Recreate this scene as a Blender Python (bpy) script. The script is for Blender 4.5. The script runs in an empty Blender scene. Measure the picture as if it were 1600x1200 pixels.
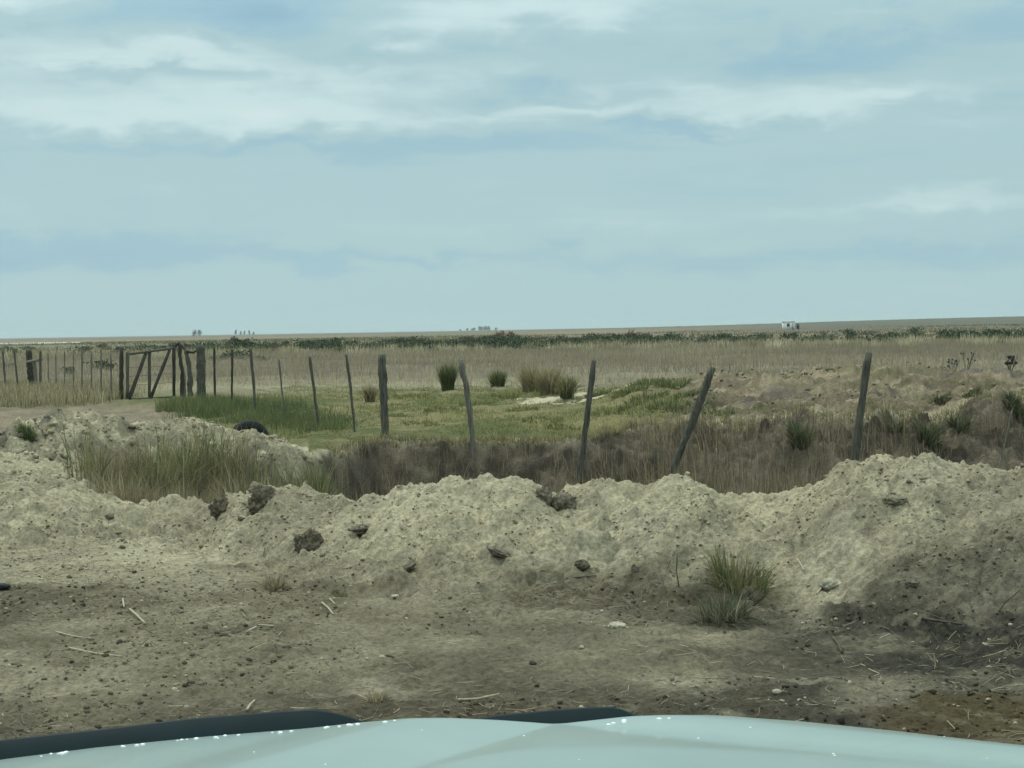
import bpy, math, random
import numpy as np
from mathutils import Matrix, Vector

rnd = random.Random(7)
rng = np.random.default_rng(7)
scene = bpy.context.scene
C = scene.collection
R = math.radians

# ------------------------------------------------------------------ camera
F = 2400.0                       # focal length in photo pixels (1600 wide)
CAMZ = 1.6
PITCH = R(2.03); ROLL = R(0.95)
fwd = np.array([0, math.cos(PITCH), -math.sin(PITCH)])
r0 = np.array([1.0, 0, 0]); u0 = np.array([0, math.sin(PITCH), math.cos(PITCH)])
rgt = math.cos(ROLL) * r0 - math.sin(ROLL) * u0
upv = math.cos(ROLL) * u0 + math.sin(ROLL) * r0
cam_d = bpy.data.cameras.new('camera'); cam = bpy.data.objects.new('camera', cam_d); C.objects.link(cam)
cam_d.sensor_width = 36; cam_d.lens = 36 * F / 1600; cam_d.clip_start = 0.05; cam_d.clip_end = 60000
M4 = Matrix(((rgt[0], upv[0], -fwd[0], 0), (rgt[1], upv[1], -fwd[1], 0), (rgt[2], upv[2], -fwd[2], CAMZ), (0, 0, 0, 1)))
cam.matrix_world = M4
scene.camera = cam

def pix(px, py, d):
    """world point seen at photo pixel (px,py), at forward distance d"""
    v = fwd + rgt * (px - 800) / F + upv * (600 - py) / F
    k = d / v[1]
    return np.array([v[0] * k, d, CAMZ + v[2] * k])

def proj(x, y, z):
    v0, v1, v2 = x, y, z - CAMZ
    a = v0 * rgt[0] + v1 * rgt[1] + v2 * rgt[2]; b = v0 * upv[0] + v1 * upv[1] + v2 * upv[2]
    c = v0 * fwd[0] + v1 * fwd[1] + v2 * fwd[2]
    return 800 + F * a / c, 600 - F * b / c

# ------------------------------------------------------------------ world, sun, exposure
SUN_EL, SUN_AZ = R(48), R(-35)           # sun behind cloud, ahead and to the left
world = bpy.data.worlds.new('World'); scene.world = world; world.use_nodes = True
nt = world.node_tree; N = nt.nodes; L = nt.links; N.clear()

def nd(t, **kw):
    n = N.new(t)
    for k, v in kw.items(): setattr(n, k, v)
    return n
def put(sock, v):
    if isinstance(v, (int, float)): sock.default_value = v
    elif isinstance(v, tuple): sock.default_value = v
    else: L.new(v, sock)
def mt(op, a, b=None, c=None, clamp=False):
    n = nd('ShaderNodeMath', operation=op); n.use_clamp = clamp
    put(n.inputs[0], a)
    if b is not None: put(n.inputs[1], b)
    if c is not None: put(n.inputs[2], c)
    return n.outputs[0]
def mixc(f, a, b):
    n = nd('ShaderNodeMix', data_type='RGBA'); put(n.inputs[0], f); put(n.inputs[6], a); put(n.inputs[7], b)
    return n.outputs[2]

wo = nd('ShaderNodeOutputWorld'); bg = nd('ShaderNodeBackground'); L.new(bg.outputs[0], wo.inputs[0])
bg.inputs[1].default_value = 0.1
sky = nd('ShaderNodeTexSky', sky_type='NISHITA'); sky.sun_disc = False
sky.sun_elevation = SUN_EL; sky.sun_rotation = SUN_AZ
tc = nd('ShaderNodeTexCoord'); sep = nd('ShaderNodeSeparateXYZ'); L.new(tc.outputs['Generated'], sep.inputs[0])
X, Y, Z = sep.outputs
zz = mt('MAXIMUM', Z, 0.0)
az = mt('ARCTAN2', X, Y)
el = mt('ARCSINE', zz)
# clouds lie in a flat layer overhead: direction projected on that layer
den = mt('ADD', zz, 0.10)
cx = mt('DIVIDE', X, den); cy = mt('DIVIDE', Y, den)
def comb(a, b, c):
    n = nd('ShaderNodeCombineXYZ'); put(n.inputs[0], a); put(n.inputs[1], b); put(n.inputs[2], c); return n.outputs[0]
def noise(vec, scale, detail=4.0, rough=0.5, dist=0.0):
    n = nd('ShaderNodeTexNoise'); put(n.inputs['Vector'], vec); n.inputs['Scale'].default_value = scale
    n.inputs['Detail'].default_value = detail; n.inputs['Roughness'].default_value = rough; n.inputs['Distortion'].default_value = dist
    return n.outputs[0]
layer = comb(mt('MULTIPLY', cx, 0.55), cy, 3.1)
n1 = noise(layer, 1.15, 5, 0.5, 0.6)
n2 = noise(comb(mt('MULTIPLY', cx, 0.42), cy, 9.7), 3.2, 6, 0.55, 0.9)
n3 = noise(comb(az, mt('MULTIPLY', el, 3.0), 1.3), 9.0, 4, 0.5, 0.3)
# soft warp of the direction for the individual cloud banks
n4 = noise(comb(az, mt('MULTIPLY', el, 2.4), 7.7), 26.0, 5, 0.55, 0.4)
n5 = noise(comb(mt('MULTIPLY', az, .22), el, 4.4), 30.0, 5, 0.5, 0.2)
wa = mt('MULTIPLY', mt('SUBTRACT', n3, 0.5), 0.16)
we = mt('ADD', mt('MULTIPLY', mt('SUBTRACT', n3, 0.5), 0.030), mt('MULTIPLY', mt('SUBTRACT', n4, 0.5), 0.030))
azw = mt('ADD', az, wa); elw = mt('ADD', el, we)
def bank(px, py, wx, wy, amp):
    a = (px - 800) / F; e = (515 - 0.0166 * (px - 800) - py) / F
    p = mt('MULTIPLY', mt('SUBTRACT', azw, a), F / wx); q = mt('MULTIPLY', mt('SUBTRACT', elw, e), F / wy)
    r = mt('ADD', mt('MULTIPLY', p, p), mt('MULTIPLY', q, q))
    return mt('MULTIPLY', mt('EXPONENT', mt('MULTIPLY', r, -1.0)), amp)
banks = [(330, 184, 400, 30, .40), (270, 98, 230, 24, .25), (100, 125, 220, 30, .17), (600, 115, 250, 28, .20), (710, 42, 170, 34, .38), (20, 30, 120, 40, .30), (980, 20, 170, 25, .24),
         (1110, 148, 170, 18, .18), (1180, 180, 220, 18, .16), (860, 184, 140, 13, .13), (1430, 325, 170, 16, .20), (1330, 168, 150, 18, .17), (1100, 222, 130, 9, .08), (930, 345, 220, 24, .09), (1450, 20, 180, 25, .12),
         (400, 40, 180, 40, -.46), (50, 76, 60, 10, -.20), (230, 135, 130, 9, -.20), (820, 163, 140, 17, -.32), (650, 90, 160, 13, -.20), (1310, 100, 150, 24, -.34), (1510, 180, 140, 12, -.16), (1080, 207, 200, 9, -.24),
         (550, 236, 460, 15, -.22), (40, 395, 260, 26, -.30), (650, 402, 520, 13, -.18), (1350, 408, 360, 20, -.17), (1560, 60, 90, 30, -.12)]
acc = None
for b in banks:
    s = bank(*b); acc = s if acc is None else mt('ADD', acc, s)
fine = mt('MULTIPLY', mt('SUBTRACT', n2, 0.5), mt('MULTIPLY', mt('MINIMUM', el, 0.25), 2.2))
big = mt('MULTIPLY', mt('SUBTRACT', n1, 0.5), mt('MULTIPLY', mt('MINIMUM', el, 0.6), 2.2))
streak = mt('MULTIPLY', mt('SUBTRACT', n5, 0.5), 0.34)
puff = mt('MULTIPLY', mt('SUBTRACT', n4, 0.5), mt('MULTIPLY', mt('MINIMUM', el, 0.2), 1.6))
bright = mt('ADD', mt('ADD', mt('ADD', acc, fine), big), mt('ADD', streak, puff))
cr = nd('ShaderNodeValToRGB'); cr.color_ramp.interpolation = 'EASE'
put(cr.inputs[0], mt('ADD', mt('MULTIPLY', bright, 0.76), 0.42, clamp=True))
els = cr.color_ramp.elements
els[0].position = 0.0; els[0].color = (0.285, 0.475, 0.575, 1)
els[1].position = 1.0; els[1].color = (0.80, 0.91, 0.88, 1)
e = els.new(0.42); e.color = (0.415, 0.60, 0.63, 1)
e = els.new(0.25); e.color = (0.345, 0.545, 0.625, 1)
e = els.new(0.68); e.color = (0.585, 0.755, 0.765, 1)
# overcast skies are brighter overhead than at the horizon
zen = mt('ADD', 1.0, mt('MULTIPLY', mt('MAXIMUM', mt('SUBTRACT', Z, 0.18), 0.0), 2.1))
grey_up = mixc(mt('MULTIPLY', mt('MAXIMUM', mt('SUBTRACT', Z, 0.2), 0.0), 1.1, clamp=True), cr.outputs[0], (0.70, 0.75, 0.67, 1))
vm = nd('ShaderNodeVectorMath', operation='SCALE'); L.new(grey_up, vm.inputs[0]); put(vm.inputs[3], mt('MULTIPLY', zen, 10.0))
L.new(mixc(0.95, sky.outputs[0], vm.outputs[0]), bg.inputs[0])

sun_d = bpy.data.lights.new('sun', 'SUN'); sun = bpy.data.objects.new('sun', sun_d); C.objects.link(sun)
sun_d.energy = 1.5; sun_d.angle = R(18); sun_d.color = (1.0, 0.97, 0.84)
sdir = Vector((math.sin(SUN_AZ) * math.cos(SUN_EL), math.cos(SUN_AZ) * math.cos(SUN_EL), math.sin(SUN_EL)))
sun.rotation_euler = sdir.to_track_quat('Z', 'Y').to_euler(); sun.location = (0, 0, 40)
vs = scene.view_settings; vs.view_transform = 'Standard'; vs.look = 'None'; vs.exposure = 0.0; vs.gamma = 1.0; vs.use_curve_mapping = False
scene.render.engine = 'CYCLES'

# ------------------------------------------------------------------ numpy noise
def _hash(i, j, s):
    h = (i.astype(np.int64) * 374761393 + j.astype(np.int64) * 668265263 + s * 1442695041) & 0xFFFFFFFF
    h = ((h ^ (h >> 13)) * 1274126177) & 0xFFFFFFFF
    h = ((h ^ (h >> 16)) * 2246822519) & 0xFFFFFFFF
    return ((h ^ (h >> 13)) & 0xFFFFFF) / float(0xFFFFFF)
def vn(x, y, s=0):
    i = np.floor(x); j = np.floor(y); fx = x - i; fy = y - j
    fx = fx * fx * fx * (fx * (fx * 6 - 15) + 10); fy = fy * fy * fy * (fy * (fy * 6 - 15) + 10)
    a = _hash(i, j, s); b = _hash(i + 1, j, s); c = _hash(i, j + 1, s); d = _hash(i + 1, j + 1, s)
    return (a + (b - a) * fx) * (1 - fy) + (c + (d - c) * fx) * fy - 0.5
def fbm(x, y, o=4, s=0, g=0.5):
    t = 0; a = 1.0; f = 1.0
    for k in range(o):
        ca, sa = math.cos(0.6 * k + .3), math.sin(0.6 * k + .3)
        t = t + a * vn((x * ca - y * sa) * f + 17.3 * k, (x * sa + y * ca) * f + 5.1 * k, s + k); a *= g; f *= 2.03
    return t
def lumps(x, y, cell, prob, s, flat=0.6):
    X_ = x / cell; Y_ = y / cell; i0 = np.floor(X_); j0 = np.floor(Y_); out = np.zeros_like(x)
    for di in (-1, 0, 1):
        for dj in (-1, 0, 1):
            i = i0 + di; j = j0 + dj
            ex = _hash(i, j, s) < prob
            cxx = i + .2 + .6 * _hash(i, j, s + 1); cyy = j + .2 + .6 * _hash(i, j, s + 2)
            r = .16 + .34 * _hash(i, j, s + 3) ** 2
            st = .6 + .8 * _hash(i, j, s + 4)
            q = ((X_ - cxx) ** 2 * st + (Y_ - cyy) ** 2 / st) / (r * r)
            out = np.maximum(out, np.where(ex, np.sqrt(np.maximum(0, 1 - q)) * r * cell * flat, 0))
    return out
def sst(a, b, x):
    t = np.clip((x - a) / (b - a), 0, 1); return t * t * (3 - 2 * t)

# ------------------------------------------------------------------ terrain
def line(pts):
    """pts: (px,py,d) -> arrays u,d,z"""
    P = [pix(*p) for p in pts]
    return np.array([p[0] / p[1] for p in P]), np.array([p[1] for p in P]), np.array([p[2] for p in P])
CREST = line([(-900, 745, 15), (-400, 740, 14.5), (0, 733, 14.2), (40, 735, 14.1), (115, 745, 14), (150, 762, 14), (225, 781, 14), (265, 771, 13.9), (300, 783, 13.8), (330, 788, 13.5),
              (352, 778, 13.1), (385, 765, 12.8), (420, 762, 12.5), (480, 766, 12.3), (540, 770, 12.0), (585, 773, 11.8), (620, 759, 11.7), (660, 747, 11.5), (710, 750, 11.4), (760, 752, 11.3), (800, 748, 11.2),
              (830, 744, 11.1), (870, 755, 11.1), (905, 752, 11), (940, 748, 11), (1000, 746, 10.9), (1060, 738, 10.8), (1095, 743, 10.7), (1130, 761, 10.7), (1160, 775, 10.6), (1200, 782, 10.6), (1240, 769, 10.5),
              (1270, 747, 10.4), (1300, 731, 10.3), (1340, 717, 10.25), (1390, 712, 10.2), (1450, 713, 10.1), (1520, 718, 10), (1570, 726, 9.9), (1600, 729, 9.8), (1750, 720, 9.5), (2300, 735, 8.8), (3000, 760, 8.2)])
TOE = line([(-900, 800, 11.5), (0, 800, 11.6), (200, 800, 12.3), (330, 800, 11.4), (450, 800, 10.2), (600, 800, 9.5), (800, 800, 9.2), (1000, 800, 8.9), (1200, 800, 8.5), (1400, 800, 7.9), (1600, 800, 7.3), (2200, 800, 6.6)])
LIP = line([(-900, 690, 18), (-300, 690, 18), (0, 688, 17.5), (28, 672, 17.8), (60, 658, 18), (105, 660, 18), (150, 662, 18), (200, 661, 18.2), (235, 662, 18.1), (300, 657, 18), (360, 664, 17.8), (420, 682, 17.6), (470, 704, 18.6), (520, 706, 20.2),
            (600, 694, 21.4), (760, 690, 21.6), (900, 690, 21.6), (960, 680, 22.2), (1000, 672, 22.6), (1100, 662, 22.8), (1250, 650, 23), (1350, 652, 22.6), (1450, 645, 22.8), (1600, 628, 23.2), (2300, 600, 24)])
TOP = line([(-900, 690, 18.3), (0, 688, 17.8), (60, 658, 18.3), (300, 657, 18.3), (420, 681, 18), (470, 700, 19.3), (520, 690, 22), (600, 655, 25.5), (760, 645, 27.5), (900, 634, 29), (1000, 602, 30), (1060, 594, 30), (1100, 590, 29.5), (1200, 587, 29), (1300, 584, 28.5), (1400, 579, 28), (1500, 583, 27.5),
            (1600, 588, 27), (2300, 580, 27)])
def ip(u, T, k): return np.interp(u, T[0], T[k])
def base_height(x, y):
    w = np.maximum(y, 5.0); u = x / w; d = y
    px = 800 + F * u
    yc, zc = ip(u, CREST, 1), ip(u, CREST, 2); yt = ip(u, TOE, 1)
    yl, zl = ip(u, LIP, 1), ip(u, LIP, 2); ym, zm = ip(u, TOP, 1), ip(u, TOP, 2)
    pit = sst(70, 215, px)
    zf = (1 - pit) * 0.33 + pit * np.interp(px, [0, 300, 480, 560, 2000], [-.2, -.3, -.6, -.75, -.75])
    wb = np.interp(px, [0, 400, 600, 2000], [.9, 1.1, 1.5, 1.6]); ws = np.interp(px, [0, 440, 520, 700, 880, 1050, 2000], [2.6, 2.2, 1.0, 1.0, 1.3, 3.2, 3.6])
    s = np.clip((d - yt) / (yc - yt), 0, 1)
    front = zc * (0.45 * s + 0.55 * s * s * (3 - 2 * s))
    back = zf + (zc - zf) * (1 - sst(0, 1, (d - yc) / wb))
    t = np.clip((d - (yl - ws)) / ws, 0, 1); rise = (zl - zf) * (t ** 1.6 * .35 + .65 * t * t * (3 - 2 * t))
    near = np.where(d < yc, front, back + rise)
    wf = np.interp(px, [0, 500, 900, 2000], [3.0, 4.0, 9.0, 9.0])
    far = np.where(d < ym, zl + (zm - zl) * sst(0, 1, (d - yl) / np.maximum(ym - yl, .05)), zm * (1 - sst(0, 1, (d - ym) / wf)))
    z = np.where(d < yl, near, far)
    # the plain climbs gently to a low ridge on the right, and rolls a little
    z = z + sst(150, 1300, d) * (4.3 * sst(.02, .36, u) + 1.2 * sst(-.12, .10, u)) * (1 + .0 * d)
    return z
def zones(x, y):
    w = np.maximum(y, 5.0); u = x / w; px = 800 + F * u
    return u, px, ip(u, TOE, 1), ip(u, CREST, 1), ip(u, LIP, 1), ip(u, TOP, 1)
def height(x, y):
    x = np.asarray(x, float); y = np.asarray(y, float)
    z = base_height(x, y)
    u, px, yt, yc, yl, ym = zones(x, y)
    d = y
    # loose spoil between the toe of the bank and the trench, and on the left mound
    berm = sst(-.7, .5, d - yt) * (1 - sst(.8, 1.8, d - yc))
    left = (1 - sst(420, 540, px)) * sst(13, 14.5, d) * (1 - sst(20, 23, d))
    rm = sst(960, 1150, px) * sst(20, 23, d) * (1 - sst(31, 36, d))
    flat = (1 - sst(-.4, .5, d - yt))
    pitm = sst(.8, 1.6, d - yc) * (1 - sst(-.3, .4, d - yl))
    out = np.zeros_like(z)
    nearm = d < 45
    xs, ys = x[nearm], y[nearm]
    b, l, r, fl, pm = berm[nearm], left[nearm], rm[nearm], flat[nearm], pitm[nearm]
    q = np.zeros_like(xs)
    loose = np.maximum(b, .9 * l)
    q += (loose * .10 + r * .16 + pm * .10 + .03) * fbm(xs * 1.1, ys * 1.1, 3, 11)
    q += (loose * .105 + r * .14 + fl * .026 + pm * .13) * fbm(xs * 4.2, ys * 3.6, 4, 21, .55)
    q += (loose * .026 + fl * .016 + r * .06 + pm * .03) * fbm(xs * 19, ys * 16, 3, 31, .65)
    wx = xs + .05 * fbm(xs * 9, ys * 9, 2, 36) + .02 * fbm(xs * 33, ys * 33, 2, 37); wy = ys + .05 * fbm(xs * 9 + 40, ys * 9, 2, 38) + .02 * fbm(xs * 33 + 9, ys * 33, 2, 39)
    clump = np.clip(.35 + 1.6 * fbm(xs * .9 + 4, ys * .9, 3, 41), .05, 1)
    lm = np.maximum(np.maximum(np.maximum(loose, .16 * fl), .6 * pm), .8 * r)
    q += lm * clump * lumps(wx, wy, .34, .5, 50, .62)
    q += lm * (clump * .7 + .3) * lumps(wx, wy, .13, .6, 60, .75)
    q += (lm + .18 * fl) * lumps(wx, wy, .055, .6, 70, .75)
    tf = (1 - np.maximum(np.maximum(loose, fl), np.maximum(pm, r))).clip(0, 1)
    q += tf * (.09 * fbm(xs * 1.7, ys * 1.7, 3, 75) + .05 * np.abs(fbm(xs * 5, ys * 5, 2, 76)))
    q -= .045 * loose
    out[nearm] = q
    # wheel ruts on the flat ground in front
    rut = np.exp(-((d - (7.15 + .10 * x + .25 * vn(x * .6, d * 0, 5))) / .17) ** 2) + np.exp(-((d - (8.3 + .12 * x)) / .2) ** 2) * .6
    out -= flat * rut * .03 * (d > 3)
    und = sst(24, 40, d)
    out += und * (.16 * fbm(x * .16, y * .16, 4, 81) + .10 * fbm(x * .7, y * .7, 3, 85))
    out += sst(200, 600, d) * .3 * fbm(x * .004, y * .004, 3, 91)
    return z + out

def mesh_obj(name, V, Fq, mat, col=None, parent=None, smooth=False, tri=None):
    """V (n,3); Fq (m,4) quads and/or tri (k,3)"""
    me = bpy.data.meshes.new(name)
    V = np.asarray(V, np.float32)
    loops = []; starts = []; tot = []
    nq = 0 if Fq is None else len(Fq); nt_ = 0 if tri is None else len(tri)
    if nq: loops.append(np.asarray(Fq, np.int32).ravel())
    if nt_: loops.append(np.asarray(tri, np.int32).ravel())
    li = np.concatenate(loops)
    st = np.concatenate([np.arange(nq) * 4, nq * 4 + np.arange(nt_) * 3]).astype(np.int32)
    me.vertices.add(len(V)); me.vertices.foreach_set('co', V.ravel())
    me.loops.add(len(li)); me.loops.foreach_set('vertex_index', li)
    me.polygons.add(nq + nt_); me.polygons.foreach_set('loop_start', st)
    me.update(calc_edges=True)
    if smooth: me.polygons.foreach_set('use_smooth', np.ones(nq + nt_, bool))
    if col is not None:
        a = me.color_attributes.new('col', 'FLOAT_COLOR', 'POINT')
        cc = np.ones((len(V), 4), np.float32); cc[:, :3] = col
        a.data.foreach_set('color', cc.ravel())
    me.validate()
    if mat: me.materials.append(mat)
    o = bpy.data.objects.new(name, me); C.objects.link(o)
    if parent is not None: o.parent = parent
    return o
def tag(o, label, cat=None, group=None, kind=None):
    o['label'] = label
    if cat: o['category'] = cat
    if group: o['group'] = group
    if kind: o['kind'] = kind
    return o
def empty(name, loc=(0, 0, 0)):
    o = bpy.data.objects.new(name, None); C.objects.link(o); o.location = loc; return o

# ------------------------------------------------------------------ materials
def mat_attr(name, rough=.9, var=.25, vscale=30., bump=0., bscale=60., spec=.2, detail=5.):
    m = bpy.data.materials.new(name); m.use_nodes = True; t = m.node_tree; b = t.nodes['Principled BSDF']
    b.inputs['Roughness'].default_value = rough; b.inputs['Specular IOR Level'].default_value = spec
    at = t.nodes.new('ShaderNodeVertexColor'); at.layer_name = 'col'
    tcn = t.nodes.new('ShaderNodeTexCoord')
    n = t.nodes.new('ShaderNodeTexNoise'); n.inputs['Scale'].default_value = vscale; n.inputs['Detail'].default_value = detail; n.inputs['Roughness'].default_value = .65
    t.links.new(tcn.outputs['Object'], n.inputs['Vector'])
    mr = t.nodes.new('ShaderNodeMapRange'); mr.inputs[1].default_value = .3; mr.inputs[2].default_value = .7
    mr.inputs[3].default_value = 1 - var; mr.inputs[4].default_value = 1 + var
    t.links.new(n.outputs[0], mr.inputs[0])
    v = t.nodes.new('ShaderNodeVectorMath'); v.operation = 'SCALE'
    t.links.new(at.outputs[0], v.inputs[0]); t.links.new(mr.outputs[0], v.inputs[3]); t.links.new(v.outputs[0], b.inputs['Base Color'])
    if bump:
        n2_ = t.nodes.new('ShaderNodeTexNoise'); n2_.inputs['Scale'].default_value = bscale; n2_.inputs['Detail'].default_value = 6; n2_.inputs['Roughness'].default_value = .7
        t.links.new(tcn.outputs['Object'], n2_.inputs['Vector'])
        bp = t.nodes.new('ShaderNodeBump'); bp.inputs['Strength'].default_value = 1.0; bp.inputs['Distance'].default_value = bump
        t.links.new(n2_.outputs[0], bp.inputs['Height']); t.links.new(bp.outputs[0], b.inputs['Normal'])
    return m
def mat_noise(name, c1, c2, scale=20., rough=.85, bump=0., spec=.2, stretch=(1, 1, 1), metal=0., lo=.35, hi=.65):
    m = bpy.data.materials.new(name); m.use_nodes = True; t = m.node_tree; b = t.nodes['Principled BSDF']
    b.inputs['Roughness'].default_value = rough; b.inputs['Specular IOR Level'].default_value = spec; b.inputs['Metallic'].default_value = metal
    tcn = t.nodes.new('ShaderNodeTexCoord'); mp = t.nodes.new('ShaderNodeMapping'); mp.inputs['Scale'].default_value = stretch
    n = t.nodes.new('ShaderNodeTexNoise'); n.inputs['Scale'].default_value = scale; n.inputs['Detail'].default_value = 6; n.inputs['Roughness'].default_value = .6
    t.links.new(tcn.outputs['Object'], mp.inputs[0]); t.links.new(mp.outputs[0], n.inputs['Vector'])
    r = t.nodes.new('ShaderNodeValToRGB'); r.color_ramp.elements[0].position = lo; r.color_ramp.elements[1].position = hi
    r.color_ramp.elements[0].color = (*c1, 1); r.color_ramp.elements[1].color = (*c2, 1)
    t.links.new(n.outputs[0], r.inputs[0]); t.links.new(r.outputs[0], b.inputs['Base Color'])
    if bump:
        bp = t.nodes.new('ShaderNodeBump'); bp.inputs['Distance'].default_value = bump; t.links.new(n.outputs[0], bp.inputs['Height']); t.links.new(bp.outputs[0], b.inputs['Normal'])
    return m
M_ground = mat_attr('soil_and_turf', .95, .42, 30., .026, 42., .10, 9.)
M_grass = mat_attr('grass_blades', .75, .22, 3., 0, 1, .2)
def see_through(m, f):
    t = m.node_tree; b = t.nodes['Principled BSDF']; o = [n for n in t.nodes if n.type == 'OUTPUT_MATERIAL'][0]
    tl = t.nodes.new('ShaderNodeBsdfTranslucent'); mx = t.nodes.new('ShaderNodeMixShader'); mx.inputs[0].default_value = f
    t.links.new(b.inputs['Base Color'].links[0].from_socket, tl.inputs[0]); t.links.new(b.outputs[0], mx.inputs[1]); t.links.new(tl.outputs[0], mx.inputs[2]); t.links.new(mx.outputs[0], o.inputs[0])
see_through(M_grass, .4)
M_crumb = mat_attr('soil_crumbs', .95, .25, 60., .004, 120., .1)
M_straw = mat_attr('straw', .8, .15, 20., 0, 1, .2)
M_leaf = mat_attr('shrub_leaves', .8, .3, 2., 0, 1, .2)
M_wood = mat_noise('weathered_wood', (.045, .045, .036), (.125, .122, .098), 14., .9, .006, .15, (3, 3, .35))
M_wood2 = mat_noise('pale_weathered_wood', (.085, .080, .066), (.20, .19, .155), 14., .9, .006, .15, (3, 3, .35))
M_wood_dark = mat_noise('dark_weathered_wood', (.028, .027, .023), (.075, .070, .058), 14., .9, .006, .15, (3, 3, .35))
M_wire = mat_noise('rusty_wire', (.07, .06, .05), (.16, .15, .13), 40., .6, 0, .4, metal=.6)
M_clod = mat_noise('dark_clod', (.085, .074, .058), (.23, .20, .148), 30., .95, .02, .1)
M_clod2 = mat_noise('sandy_clod', (.13, .118, .085), (.27, .245, .17), 18., .95, .010, .1)
M_turf = mat_noise('turf_clod', (.055, .048, .036), (.20, .175, .125), 40., .95, .025, .1)
M_stone = mat_noise('pale_stone', (.28, .26, .20), (.46, .43, .33), 26., .9, .010, .15)
M_rubber = mat_noise('black_rubber', (.012, .014, .015), (.026, .031, .034), 30., .85, .002, .2)

# ------------------------------------------------------------------ ground sheet
ui = np.linspace(-.44, .44, 640)
uo = np.array([.445, .452, .46, .47, .485, .5, .52, .55, .58, .62, .67, .73, .8, .9, 1.0, 1.15, 1.35, 1.6, 2., 2.6, 3.5, 5., 8.])
U = np.concatenate([-uo[::-1], ui, uo])
rows = np.concatenate([np.linspace(-30, 2, 14)[:-1], np.linspace(2, 5.4, 34)[:-1], np.arange(5.4, 15.2, .0195), np.arange(15.2, 25.5, .042),
                       np.exp(np.arange(math.log(25.5), math.log(60), .0095)), np.exp(np.arange(math.log(60), math.log(7000), .042)), [7000.]])
UU, DD = np.meshgrid(U, rows)
WW = np.maximum(DD, 5.0); GX = np.sign(UU) * (np.minimum(np.abs(UU), .44) * WW + np.maximum(np.abs(UU) - .44, 0) * np.minimum(WW, 600.)); GY = DD
gx, gy = GX.ravel(), GY.ravel()
gz = height(gx, gy)

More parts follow.
